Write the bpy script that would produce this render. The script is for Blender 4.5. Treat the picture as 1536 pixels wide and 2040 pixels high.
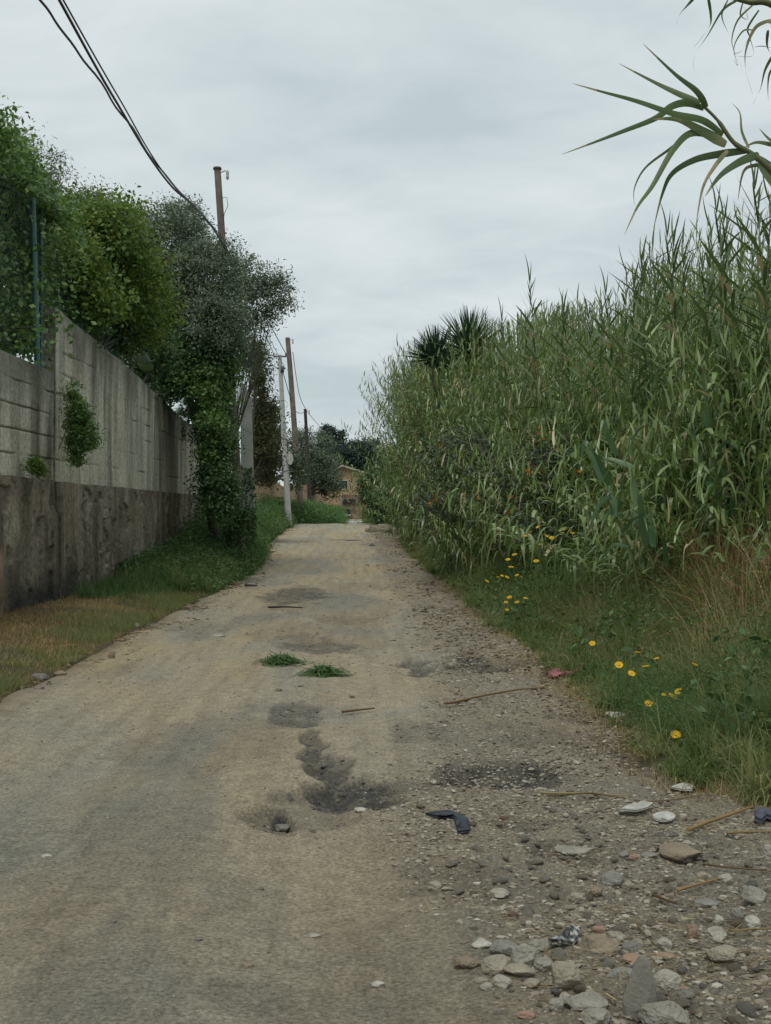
import bpy, math, random
import numpy as np
from mathutils import Vector, noise as mnoise

for o in list(bpy.data.objects):
    bpy.data.objects.remove(o)
scene = bpy.context.scene
COL = scene.collection
random.seed(7)
RS = np.random.RandomState(11)

# ------------------------------------------------------------------ camera
F = 2600.0                       # focal length in pixels of a 1536 x 2040 frame
YAW = math.atan(78 / F)
EYE = 1.5
cd = bpy.data.cameras.new("camera")
cam = bpy.data.objects.new("camera", cd)
COL.objects.link(cam)
cam.location = (0, 0, EYE)
cam.rotation_euler = (math.radians(90), 0, -YAW)
cd.sensor_fit = 'VERTICAL'
cd.sensor_height = 24.0
cd.lens = 24.0 * F / 2040.0
cd.clip_start = 0.05
cd.clip_end = 3000
scene.camera = cam

# ------------------------------------------------------------------ world
SUN_EL, SUN_ROT = math.radians(62), math.radians(200)
world = bpy.data.worlds.new("World")
scene.world = world
world.use_nodes = True
nt = world.node_tree
nt.nodes.clear()
def wn(t, **k):
    n = nt.nodes.new(t)
    for a, b in k.items():
        setattr(n, a, b)
    return n
out = wn('ShaderNodeOutputWorld')
sky = wn('ShaderNodeTexSky', sky_type='NISHITA', sun_disc=False)
sky.sun_elevation = SUN_EL
sky.sun_rotation = SUN_ROT
bg1 = wn('ShaderNodeBackground'); bg1.inputs['Strength'].default_value = 0.06
nt.links.new(sky.outputs[0], bg1.inputs['Color'])
tc = wn('ShaderNodeTexCoord')
sep = wn('ShaderNodeSeparateXYZ'); nt.links.new(tc.outputs['Generated'], sep.inputs[0])
# project the direction on a cloud plane
mz = wn('ShaderNodeMath', operation='MAXIMUM'); mz.inputs[1].default_value = 0.0
nt.links.new(sep.outputs['Z'], mz.inputs[0])
az = wn('ShaderNodeMath', operation='ADD'); az.inputs[1].default_value = 0.22
nt.links.new(mz.outputs[0], az.inputs[0])
dv = wn('ShaderNodeVectorMath', operation='DIVIDE')
nt.links.new(tc.outputs['Generated'], dv.inputs[0]); nt.links.new(az.outputs[0], dv.inputs[1])
mp = wn('ShaderNodeMapping')
mp.inputs['Location'].default_value = (3.2, 1.4, 0.0)
mp.inputs['Rotation'].default_value = (0, 0, 0.5)
mp.inputs['Scale'].default_value = (1.0, 1.35, 0.0)
nt.links.new(dv.outputs[0], mp.inputs['Vector'])
n1 = wn('ShaderNodeTexNoise'); n1.inputs['Scale'].default_value = 1.5; n1.inputs['Detail'].default_value = 6; n1.inputs['Roughness'].default_value = 0.46
n1.inputs['Distortion'].default_value = 0.35
nt.links.new(mp.outputs[0], n1.inputs['Vector'])
cr = wn('ShaderNodeValToRGB')
cr.color_ramp.elements[0].position = 0.36; cr.color_ramp.elements[0].color = (0.45, 0.52, 0.538, 1)
cr.color_ramp.elements[1].position = 0.64; cr.color_ramp.elements[1].color = (0.63, 0.69, 0.70, 1)
n2 = wn('ShaderNodeTexNoise'); n2.inputs['Scale'].default_value = 5.5; n2.inputs['Detail'].default_value = 5; n2.inputs['Roughness'].default_value = .55; n2.inputs['Distortion'].default_value = .8
nt.links.new(mp.outputs[0], n2.inputs['Vector'])
nm = wn('ShaderNodeMix', data_type='FLOAT'); nm.inputs[0].default_value = .24
nt.links.new(n1.outputs['Fac'], nm.inputs[2]); nt.links.new(n2.outputs['Fac'], nm.inputs[3])
nt.links.new(nm.outputs[0], cr.inputs[0])
bg2 = wn('ShaderNodeBackground'); bg2.inputs['Strength'].default_value = 1.0
nt.links.new(cr.outputs[0], bg2.inputs['Color'])
mx = wn('ShaderNodeMixShader'); mx.inputs[0].default_value = 0.94
nt.links.new(bg1.outputs[0], mx.inputs[1]); nt.links.new(bg2.outputs[0], mx.inputs[2])
nt.links.new(mx.outputs[0], out.inputs['Surface'])

ld = bpy.data.lights.new("sun", 'SUN')
ld.energy = 1.25
ld.angle = math.radians(25)
ld.color = (1.0, 0.98, 0.90)
sun = bpy.data.objects.new("sun", ld)
COL.objects.link(sun)
sun.location = (0, -5, 30)
sun.rotation_euler = (math.radians(90) - SUN_EL, 0, math.radians(180) - SUN_ROT)

scene.view_settings.view_transform = 'Standard'
scene.view_settings.look = 'None'
scene.view_settings.exposure = 0.26
scene.view_settings.gamma = 1.0
scene.render.engine = 'CYCLES'
scene.cycles.max_bounces = 5
scene.cycles.diffuse_bounces = 3
scene.cycles.glossy_bounces = 2
scene.cycles.transmission_bounces = 3
scene.cycles.transparent_max_bounces = 4

# ------------------------------------------------------------------ helpers
def px(pxx, pyy, D):
    """world point seen at photo pixel (pxx, pyy) at depth D along the road"""
    u = (pxx - 768) / F
    v = (1020 - pyy) / F
    c, s = math.cos(YAW), math.sin(YAW)
    dx, dy = u * c + s, c - u * s
    return Vector((dx / dy * D, D, EYE + v / dy * D))

def vnoise(x, y, seed=0):
    x = np.asarray(x, float); y = np.asarray(y, float)
    xi = np.floor(x).astype(np.int64); yi = np.floor(y).astype(np.int64)
    fx = x - xi; fy = y - yi
    fx = fx * fx * (3 - 2 * fx); fy = fy * fy * (3 - 2 * fy)
    def h(a, b):
        n = (a * 374761393 + b * 668265263 + seed * 974634777) & 0x7fffffff
        n = ((n ^ (n >> 13)) * 1274126177) & 0x7fffffff
        n = (n ^ (n >> 16)) & 0xffff
        return n / 65535.0
    a = h(xi, yi); b = h(xi + 1, yi); c = h(xi, yi + 1); d = h(xi + 1, yi + 1)
    return (a * (1 - fx) + b * fx) * (1 - fy) + (c * (1 - fx) + d * fx) * fy

def fbm(x, y, seed=0, octv=4, rough=0.5):
    s = 0; a = 1; t = 0
    for i in range(octv):
        s = s + a * vnoise(x * 2 ** i + 17.3 * i, y * 2 ** i - 9.1 * i, seed + i); t += a; a *= rough
    return s / t

def sstep(a, b, x):
    t = np.clip((x - a) / (b - a), 0, 1)
    return t * t * (3 - 2 * t)

def road_left(y):
    y = np.asarray(y, float)
    return -2.72 + 0.16 * (vnoise(y * .35, y * 0, 3) - .5) + .22 * (fbm(y * 1.3, y * 0, 4, 3) - .5) + 0.5 * sstep(14, 30, y) * (1 - sstep(34, 46, y)) * .8 + .25 * sstep(45, 60, y) + 2.0 * sstep(63, 71, y)
def road_right(y):
    y = np.asarray(y, float)
    return 2.0 + 0.22 * (vnoise(y * .5, y * 0, 5) - .5) + .25 * (fbm(y * 1.5, y * 0, 6, 3) - .5) + .2 * sstep(45, 60, y) - .8 * sstep(63, 71, y) + .9 * (1 - sstep(5.6, 7.2, y))

def base(x, y):
    x = np.asarray(x, float); y = np.asarray(y, float)
    g = 0.93 * sstep(26, 64, y) ** 1.15
    g = g - 0.38 * sstep(62, 70, y) * (1 - sstep(78, 92, y))
    L = road_left(y) - x
    bl = 0.16 * sstep(0, 0.9, L) + .25 * sstep(.8, 2, L) * sstep(20, 45, y)
    bl = bl + sstep(4.78, 5.0, -x) * (1.9 * (1 - sstep(39, 46, y)) + .9 * sstep(39, 60, y)) + 1.2 * sstep(6, 25, -x)
    R = x - road_right(y)
    br = 0.22 * sstep(0, 1.0, R) + .3 * sstep(.8, 3, R) + 1.2 * sstep(4, 20, R)
    return g + np.where(L > 0, bl, 0) + np.where(R > 0, br, 0)

# potholes and dirt patches on the road: photo pixel centre, half sizes, depth, darkness
PATCH = []
def patch(cx, cy, rx, ry, dep, dark):
    D = EYE * F / (cy - 1020)
    if D > 26:
        D = D * .93
    X = (cx - 690) / F * D
    d0 = EYE * F / max(20, cy - ry - 1020); d1 = EYE * F / (cy + ry - 1020)
    PATCH.append((X, D, rx / F * D, max((d0 - d1) / 2, .05), dep, dark))
for a in [
    (590, 1186, 66, 17, .035, .8), (550, 1190, 40, 10, .02, .6),
    (640, 1283, 76, 15, .035, .65), (600, 1268, 40, 10, .02, .5), (590, 1420, 42, 18, .02, .62), (622, 1490, 24, 44, .03, .85),
    (700, 1566, 90, 24, .05, .95), (650, 1535, 40, 22, .03, .85), (800, 1560, 60, 10, .02, .6), (1070, 1550, 80, 20, .035, 1.0), (930, 1548, 70, 18, .03, .95), (760, 1590, 60, 14, .03, .7), (1180, 1440, 60, 14, .02, .5), (700, 1230, 60, 8, .02, .45), (1060, 1640, 60, 12, .02, .4), (602, 1436, 34, 12, .02, .7),  (560, 1632, 58, 28, .05, .55), (570, 1622, 24, 14, .03, 1.0),
    (640, 1600, 70, 45, .05, .35), (985, 1548, 118, 20, .03, .92), (900, 1545, 40, 18, .02, .7),
    (830, 1464, 60, 18, .01, .42), (940, 1322, 60, 18, .06, .9), (828, 1330, 26, 16, .05, .75),
    (1020, 1328, 60, 8, .01, .5), (1270, 1500, 76, 24, .03, .8), (660, 1232, 40, 9, .015, .35),
    (330, 1246, 120, 10, .02, .30), (700, 1072, 50, 4, .03, .8), (760, 1055, 60, 3, .03, .7), (330, 1480, 90, 40, .0, .3), (470, 1470, 120, 60, .01, .28),
    (1100, 1480, 110, 30, .01, .38), (850, 1750, 120, 40, .02, .3), (1130, 1700, 70, 14, .03, .6), (500, 1990, 100, 40, .0, .35),
    (1000, 1790, 120, 40, .02, .25), (1150, 1500, 50, 10, .0, .4), (860, 1110, 60, 12, .02, .35), (900, 1160, 60, 16, .02, .3)]:
    patch(*a)
MOUND = []
for (cx, cy, rx, ry, h) in [(720, 1492, 80, 38, .025), (815, 1512, 52, 20, .03), (890, 1312, 36, 8, .03), (965, 1335, 60, 10, .01)]:
    D = EYE * F / (cy - 1020)
    d0 = EYE * F / (cy - ry - 1020); d1 = EYE * F / (cy + ry - 1020)
    MOUND.append(((cx - 690) / F * D, D, rx / F * D, (d0 - d1) / 2, h))

def stony(x, y):
    lim = np.interp(y, [0, 4, 4.7, 5.9, 7.5, 10, 14, 22, 40, 60], [.7, .5, .38, .0, .35, .7, .9, .8, .9, 1.2])
    lim = lim + .5 * (fbm(x * 1.3, y * .6, 41, 3) - .5)
    return sstep(-.18, .25, x - lim)

def patches(x, y):
    x = np.asarray(x, float); y = np.asarray(y, float)
    wx = x + .22 * (fbm(x * 2.2, y * 2.2, 51, 3) - .5) * np.clip(y / 9, .5, 1.5)
    wy = y + .5 * (fbm(x * 2.0, y * 2.0, 61, 3) - .5) * np.clip(y / 9, .5, 2.0)
    dep = np.zeros_like(x); dark = np.zeros_like(x)
    nq = .9 * (fbm(x * 4.5, y * 4.5, 57, 4, .6) - .5)
    for (X, Y, rx, ry, d, k) in PATCH:
        q = np.sqrt(((wx - X) / rx) ** 2 + ((wy - Y) / ry) ** 2)
        q = q * .88 + nq
        m = 1 - sstep(.6, 1.15, q)
        m2 = 1 - sstep(.72, 1.12, q)
        dep = dep + 1.25 * d * m; dark = np.maximum(dark, k * m2)
    for (X, Y, rx, ry, h) in MOUND:
        q = np.sqrt(((wx - X) / rx) ** 2 + ((wy - Y) / ry) ** 2)
        m = 1 - sstep(.35, 1.0, q)
        dep = dep - h * m; dark = dark * (1 - m)
    return dep, dark

def road_z(x, y):
    x = np.asarray(x, float); y = np.asarray(y, float)
    dep, _ = patches(x, y)
    st = stony(x, y)
    d = .075 * (fbm(x * .7, y * .5, 71, 4) - .5)
    d = d + .016 * (fbm(x * 4, y * 3, 73, 3) - .5) * 2 * (.5 + st) + .05 * (fbm(x * 1.8, y * 1.3, 75, 3) - .5) * (.3 + sstep(-.8, .4, x))
    d = d - .02 * np.exp(-((x + 1.5) / .35) ** 2) - .02 * np.exp(-((x - .1) / .35) ** 2)
    d = d + (.006 + .032 * st) * (fbm(x * 7, y * 7, 81, 4, .6) - .5) * 2
    d = d + (.0015 + .006 * st) * (fbm(x * 30, y * 30, 91, 2) - .5) * 2
    return base(x, y) + d * (1 - .5 * sstep(60, 70, y)) - dep + .02

def H(x, y):
    """visible ground height"""
    x = np.asarray(x, float); y = np.asarray(y, float)
    inr = (x > road_left(y)) & (x < road_right(y))
    return np.where(inr, road_z(x, y), base(x, y))
def Hs(x, y):
    return float(H(np.array([x]), np.array([y]))[0])
def at(pxx, pyy):
    """ground point seen at a photo pixel"""
    D = EYE * F / max(12, (pyy - 1020))
    for i in range(14):
        p = px(pxx, pyy, D)
        h = Hs(p.x, p.y)
        D = .5 * D + .5 * max(1, (EYE - h) * F / max(12, (pyy - 1020)))
    p = px(pxx, pyy, D)
    return Vector((p.x, p.y, Hs(p.x, p.y)))

# ---- mesh accumulator
class Acc:
    def __init__(s):
        s.v = []; s.f = []; s.n = 0; s.r = []
    def add(s, v, f, r=0.5):
        v = np.asarray(v, float).reshape(-1, 3); f = np.asarray(f, np.int64)
        if len(v) == 0: return
        s.v.append(v); s.f.append(f + s.n)
        if np.isscalar(r): r = np.full(len(f), r)
        s.r.append(np.asarray(r, float)); s.n += len(v)
    def build(s, name, mat, parent=None, smooth=True, attrs=None):
        me = bpy.data.meshes.new(name)
        V = np.concatenate(s.v)
        tot = np.concatenate([np.full(len(f), f.shape[1]) for f in s.f])
        L = np.concatenate([f.ravel() for f in s.f])
        R = np.concatenate(s.r)
        me.vertices.add(len(V)); me.vertices.foreach_set('co', V.astype(np.float32).ravel())
        me.loops.add(len(L)); me.loops.foreach_set('vertex_index', L.astype(np.int32))
        me.polygons.add(len(tot))
        st = np.concatenate([[0], np.cumsum(tot)[:-1]])
        me.polygons.foreach_set('loop_start', st.astype(np.int32))
        me.polygons.foreach_set('use_smooth', np.full(len(tot), smooth))
        me.update(calc_edges=True)
        a = me.attributes.new('rnd', 'FLOAT', 'FACE'); a.data.foreach_set('value', R.astype(np.float32))
        if attrs:
            for k, val in attrs.items():
                a = me.attributes.new(k, 'FLOAT', 'POINT'); a.data.foreach_set('value', np.asarray(val, np.float32).ravel())
        mats = mat if isinstance(mat, list) else [mat]
        for m in mats: me.materials.append(m)
        o = bpy.data.objects.new(name, me)
        COL.objects.link(o)
        if parent: o.parent = parent
        return o

def tag(o, label=None, cat=None, group=None, kind=None):
    if label: o['label'] = label
    if cat: o['category'] = cat
    if group: o['group'] = group
    if kind: o['kind'] = kind
    return o
def empty(name, loc=(0, 0, 0), label=None, cat=None, group=None):
    o = bpy.data.objects.new(name, None); COL.objects.link(o); o.location = loc
    o.empty_display_size = .2
    return tag(o, label, cat, group)

def nrm(a):
    return a / np.maximum(np.linalg.norm(a, axis=-1, keepdims=True), 1e-9)

def ribbons(acc, b, d, L, W, droop, segs=4, r=.5, prof='blade', roll=None, curl=0.0, rs=RS):
    """many bent tapering blades at once. b,d (N,3); L,W,droop (N)"""
    N = len(b)
    if N == 0: return
    b = np.asarray(b, float); d = nrm(np.asarray(d, float))
    L = np.broadcast_to(L, (N,)); W = np.broadcast_to(W, (N,)); droop = np.broadcast_to(droop, (N,))
    up = np.array([0, 0, 1.0])
    side = np.cross(d, up); bad = np.linalg.norm(side, axis=1) < .05
    side[bad] = [1, 0, 0]; side = nrm(side)
    nv = nrm(np.cross(side, d))
    if roll is None: roll = rs.uniform(-.6, .6, N)
    side = side * np.cos(roll)[:, None] + nv * np.sin(roll)[:, None]
    cv = rs.normal(0, 1, (N, 1)) * curl
    cs = nrm(np.cross(d, up) + 1e-6)
    T = np.linspace(0, 1, segs + 1)
    P = []
    for t in T:
        c = b + d * (L * t)[:, None] + cs * cv * (L * t * t)[:, None]
        c = c.copy(); c[:, 2] -= droop * L * t * t
        # keep the length: pull in as it droops
        c[:, :2] -= (d[:, :2] * (L * .35 * droop * t * t * t)[:, None])
        if prof == 'blade': w = (1 - t) ** .8 * .9 + .06
        elif prof == 'reed': w = min(1, .55 + 3 * t) * (1 - t ** 2.2) + .02
        elif prof == 'leaf': w = math.sin(math.pi * min(1, .08 + t * .9)) ** .8
        else: w = 1.0
        sd = side * (W * w * .5)[:, None]
        P.append(c - sd); P.append(c + sd)
    V = np.stack(P, 1).reshape(-1, 3)
    k = 2 * (segs + 1)
    f = []
    for i in range(segs):
        f.append([2 * i, 2 * i + 1, 2 * i + 3, 2 * i + 2])
    f = np.array(f)
    Fc = (f[None] + (np.arange(N) * k)[:, None, None]).reshape(-1, 4)
    rr = np.repeat(np.broadcast_to(r, (N,)), segs)
    acc.add(V, Fc, rr)

def leaves(acc, c, nvec, size, aspect=.5, r=.5, rs=RS):
    """many small diamond leaves, folded along the midrib"""
    N = len(c)
    nvec = nrm(nvec); t = rs.normal(0, 1, (N, 3)); a = nrm(np.cross(nvec, t)); bb = np.cross(nvec, a)
    size = np.broadcast_to(size, (N,))[:, None]
    tip = c + a * size * .5; root = c - a * size * .5
    m = c + a * size * .02
    l = m + bb * size * aspect * .5 + nvec * size * .08; rr_ = m - bb * size * aspect * .5 + nvec * size * .08
    V = np.stack([root, rr_, tip, l], 1).reshape(-1, 3)
    f = np.array([[0, 1, 2, 3]])
    Fc = (f[None] + (np.arange(N) * 4)[:, None, None]).reshape(-1, 4)
    acc.add(V, Fc, np.broadcast_to(r, (N,)))

def tube(acc, pts, rad, sides=6, r=.5, cap=True):
    pts = [Vector(p) for p in pts]; n = len(pts)
    if np.isscalar(rad): rad = [rad] * n
    V = []
    prev = None
    for i, p in enumerate(pts):
        d = (pts[min(i + 1, n - 1)] - pts[max(i - 1, 0)]).normalized()
        if prev is None:
            a = d.cross(Vector((0, 0, 1)))
            if a.length < .1: a = d.cross(Vector((1, 0, 0)))
            a.normalize()
        else:
            a = prev - d * prev.dot(d)
            a.normalize()
        prev = a
        b = d.cross(a)
        for k in range(sides):
            t = 2 * math.pi * k / sides
            V.append(p + (a * math.cos(t) + b * math.sin(t)) * rad[i])
    Fc = []
    for i in range(n - 1):
        for k in range(sides):
            k2 = (k + 1) % sides
            Fc.append([i * sides + k, i * sides + k2, (i + 1) * sides + k2, (i + 1) * sides + k])
    acc.add([tuple(v) for v in V], Fc, r)
    if cap and n > 1:
        acc.add([tuple(v) for v in V[-sides:]], [list(range(sides))], r)
        acc.add([tuple(v) for v in V[:sides]][::-1], [list(range(sides))], r)

def box(acc, x0, x1, y0, y1, z0, z1, r=.5):
    V = [(x0, y0, z0), (x1, y0, z0), (x1, y1, z0), (x0, y1, z0), (x0, y0, z1), (x1, y0, z1), (x1, y1, z1), (x0, y1, z1)]
    acc.add(V, [[0, 3, 2, 1], [4, 5, 6, 7], [0, 1, 5, 4], [1, 2, 6, 5], [2, 3, 7, 6], [3, 0, 4, 7]], r)

def grid_faces(nx, ny):
    i = np.arange(ny - 1)[:, None] * nx + np.arange(nx - 1)[None, :]
    i = i.ravel()
    return np.stack([i, i + 1, i + nx + 1, i + nx], 1)

# ---- materials
def mat(name, stops, rough=.8, spec=.3, transl=0.0, scale=None, bump=0.0, bscale=40, coord='Object', noise_mix=.5, attr='rnd', detail=4, tcol=None):
    """colour ramp driven by the per-face attribute mixed with noise"""
    m = bpy.data.materials.new(name); m.use_nodes = True
    n = m.node_tree.nodes; l = m.node_tree.links
    b = n['Principled BSDF']
    b.inputs['Roughness'].default_value = rough
    b.inputs['Specular IOR Level'].default_value = spec
    ramp = n.new('ShaderNodeValToRGB')
    e = ramp.color_ramp.elements
    e[0].position, e[0].color = stops[0][0], (*stops[0][1], 1)
    e[1].position, e[1].color = stops[-1][0], (*stops[-1][1], 1)
    for p, c in stops[1:-1]:
        k = e.new(p); k.color = (*c, 1)
    src = None
    tcn = n.new('ShaderNodeTexCoord')
    if attr:
        at_ = n.new('ShaderNodeAttribute'); at_.attribute_name = attr; src = at_.outputs['Fac']
    if scale:
        nz = n.new('ShaderNodeTexNoise'); nz.inputs['Scale'].default_value = scale; nz.inputs['Detail'].default_value = detail
        l.new(tcn.outputs[coord], nz.inputs['Vector'])
        if src is None: src = nz.outputs['Fac']
        else:
            mxn = n.new('ShaderNodeMix'); mxn.data_type = 'FLOAT'; mxn.inputs[0].default_value = noise_mix
            l.new(src, mxn.inputs[2]); l.new(nz.outputs['Fac'], mxn.inputs[3]); src = mxn.outputs[0]
    l.new(src, ramp.inputs[0])
    l.new(ramp.outputs[0], b.inputs['Base Color'])
    if bump:
        nb = n.new('ShaderNodeTexNoise'); nb.inputs['Scale'].default_value = bscale; nb.inputs['Detail'].default_value = 5
        l.new(tcn.outputs[coord], nb.inputs['Vector'])
        bp = n.new('ShaderNodeBump'); bp.inputs['Strength'].default_value = bump; bp.inputs['Distance'].default_value = .02
        l.new(nb.outputs['Fac'], bp.inputs['Height']); l.new(bp.outputs[0], b.inputs['Normal'])
    if transl:
        tr = n.new('ShaderNodeBsdfTranslucent')
        if tcol: tr.inputs['Color'].default_value = (*tcol, 1)
        else:
            g = n.new('ShaderNodeHueSaturation'); g.inputs['Value'].default_value = 1.5; g.inputs['Saturation'].default_value = 1.1
            l.new(ramp.outputs[0], g.inputs['Color']); l.new(g.outputs[0], tr.inputs['Color'])
        ms = n.new('ShaderNodeMixShader'); ms.inputs[0].default_value = transl
        l.new(b.outputs[0], ms.inputs[1]); l.new(tr.outputs[0], ms.inputs[2])
        l.new(ms.outputs[0], n['Material Output'].inputs['Surface'])
    return m
# ------------------------------------------------------------------ materials
M = {}
M['grass'] = mat('grass_green', [(0, (.07, .11, .035)), (.3, (.13, .18, .06)), (.62, (.21, .24, .10)), (.82, (.32, .29, .14)), (1, (.45, .37, .20))], .6, .25, .4)
M['weed'] = mat('weed_green', [(0, (.04, .09, .03)), (.5, (.085, .16, .05)), (1, (.17, .24, .09))], .55, .3, .35)
M['dry'] = mat('dry_straw', [(0, (.12, .085, .04)), (.5, (.29, .21, .10)), (1, (.44, .35, .19))], .8, .2, .15)
M['drystalk'] = mat('dry_stalk', [(0, (.10, .06, .03)), (.5, (.26, .165, .075)), (1, (.46, .33, .16))], .8, .2, .1)
M['reed'] = mat('reed_leaf', [(0, (.045, .08, .02)), (.35, (.115, .18, .05)), (.7, (.21, .285, .10)), (.93, (.34, .395, .19)), (.97, (.42, .34, .19))], .36, .55, .25)
M['reedtop'] = mat('reed_leaf_dark', [(0, (.045, .075, .028)), (.5, (.08, .13, .042)), (.85, (.14, .18, .075)), (1, (.33, .26, .15))], .45, .4, .22)
M['wide'] = mat('reed_wide_leaf', [(0, (.06, .125, .055)), (.6, (.11, .19, .09)), (1, (.19, .27, .14))], .42, .5, .2)
M['cane'] = mat('cane', [(0, (.07, .09, .035)), (.7, (.12, .13, .055)), (1, (.24, .21, .11))], .5, .4)
M['treeA'] = mat('fig_leaf', [(0, (.045, .10, .03)), (.5, (.10, .185, .05)), (1, (.21, .30, .08))], .45, .4, .25)
M['treeB'] = mat('vine_leaf', [(0, (.05, .095, .025)), (.5, (.10, .17, .038)), (.8, (.17, .22, .045)), (1, (.27, .30, .06))], .5, .3, .3)
M['olive'] = mat('olive_leaf', [(0, (.075, .105, .06)), (.5, (.14, .18, .115)), (1, (.25, .29, .21))], .55, .3, .12)
M['ivy'] = mat('ivy_leaf', [(0, (.035, .07, .028)), (.6, (.07, .13, .045)), (1, (.14, .21, .08))], .5, .3, .15)
M['far'] = mat('far_leaf', [(0, (.04, .065, .035)), (.6, (.075, .11, .055)), (1, (.12, .155, .085))], .7, .2, .12)
M['pine'] = mat('pine_needles', [(0, (.03, .05, .045)), (.6, (.045, .07, .06)), (1, (.08, .11, .09))], .8, .1, .1)
M['brownleaf'] = mat('brown_vine_leaf', [(0, (.045, .055, .028)), (.5, (.085, .095, .042)), (1, (.16, .14, .06))], .6, .25, .2)
M['bramble'] = mat('bramble_leaf', [(0, (.03, .045, .025)), (.55, (.06, .08, .045)), (.85, (.12, .125, .09)), (1, (.22, .19, .16))], .45, .45, .1)
M['orange'] = mat('orange_leaf', [(0, (.26, .08, .02)), (1, (.36, .17, .02))], .6, .3, .2)
M['palm'] = mat('palm_leaf', [(0, (.015, .045, .025)), (.6, (.03, .075, .04)), (1, (.055, .11, .055))], .45, .4, .1)
M['bark'] = mat('bark', [(0, (.08, .07, .055)), (1, (.2, .175, .14))], .9, .2, scale=6, bump=.6, bscale=25)
M['wood'] = mat('pole_wood', [(.25, (.10, .078, .065)), (.5, (.17, .135, .115)), (.75, (.26, .215, .185))], .85, .2, scale=3, bump=.4, bscale=30, noise_mix=.8)
M['wooddark'] = mat('pole_wood_dark', [(.3, (.035, .028, .025)), (.7, (.09, .07, .06))], .85, .2, scale=4, bump=.4, bscale=30, noise_mix=.8)
M['conc'] = mat('pale_concrete', [(.3, (.30, .30, .28)), (.55, (.44, .44, .41)), (.8, (.52, .52, .48))], .85, .2, scale=3, bump=.3, bscale=40, noise_mix=.85)
M['metal'] = mat('dark_metal', [(0, (.05, .05, .05)), (1, (.10, .10, .10))], .5, .5)
M['cable'] = mat('cable_black', [(0, (.04, .04, .042)), (1, (.07, .07, .075))], .6, .4)
M['white'] = mat('white_plastic', [(.3, (.30, .29, .25)), (.7, (.52, .51, .45))], .5, .5, scale=20, noise_mix=.8)
M['fence'] = mat('fence_green', [(0, (.03, .09, .085)), (1, (.06, .15, .14))], .45, .5)
M['ochre'] = mat('ochre_plaster', [(.25, (.29, .20, .125)), (.5, (.38, .275, .17)), (.8, (.45, .34, .22))], .9, .1, scale=1.2, bump=.3, noise_mix=.9)
M['darkwin'] = mat('window_dark', [(0, (.02, .02, .022)), (1, (.04, .04, .04))], .2, .5)
M['roof'] = mat('roof_edge', [(0, (.38, .33, .26)), (1, (.5, .45, .36))], .8, .2, scale=4)
M['stonewall'] = mat('rubble_wall', [(.3, (.10, .075, .05)), (.5, (.22, .16, .11)), (.75, (.38, .30, .21))], .95, .1, scale=3, bump=.8, bscale=6, noise_mix=.9)
M['rubber'] = mat('black_rubber', [(0, (.012, .014, .02)), (1, (.03, .033, .045))], .55, .4, scale=30)
M['bag'] = mat('striped_plastic', [(.42, (.03, .03, .032)), (.5, (.12, .12, .12)), (.56, (.42, .42, .40))], .5, .4, scale=22, noise_mix=.97, detail=2)
M['bluebag'] = mat('blue_black_plastic', [(.3, (.02, .022, .035)), (.7, (.09, .10, .14))], .4, .5, scale=30, noise_mix=.8)
M['pink'] = mat('pink_cloth', [(.3, (.17, .07, .075)), (.5, (.33, .12, .14)), (.7, (.40, .20, .20))], .9, .1, scale=25, noise_mix=.8)
M['petal'] = mat('yellow_petal', [(0, (.66, .36, .015)), (1, (.78, .52, .03))], .6, .2, .2)
M['disc'] = mat('flower_centre', [(0, (.58, .32, .015)), (1, (.62, .36, .02))], .8, .1)
M['stem'] = mat('flower_stem', [(0, (.05, .09, .03)), (1, (.09, .13, .05))], .6, .3)
STONE = {}
def stone_mat(key, c, rough=.85):
    lo = tuple(v * .62 for v in c); hi = tuple(min(.9, v * 1.3) for v in c)
    dirt = (.29, .26, .195)
    c = tuple(.66 * a + .34 * b for a, b in zip(c, dirt)); lo = tuple(v * .62 for v in c); hi = tuple(min(.9, v * 1.3) for v in c)
    lo2 = tuple(.6 * a + .4 * b for a, b in zip(lo, dirt))
    STONE[key] = mat('stone_' + key, [(.28, lo2), (.5, c), (.75, hi)], rough, .2, scale=11, bump=.9, bscale=70, noise_mix=.95, detail=7)
stone_mat('grey', (.27, .26, .225)); stone_mat('pale', (.38, .36, .30)); stone_mat('tan', (.31, .27, .21))
stone_mat('dark', (.13, .13, .125)); stone_mat('blue', (.20, .205, .195)); stone_mat('red', (.33, .18, .13)); stone_mat('white', (.50, .49, .43))
stone_mat('brown', (.22, .16, .11))

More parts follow.
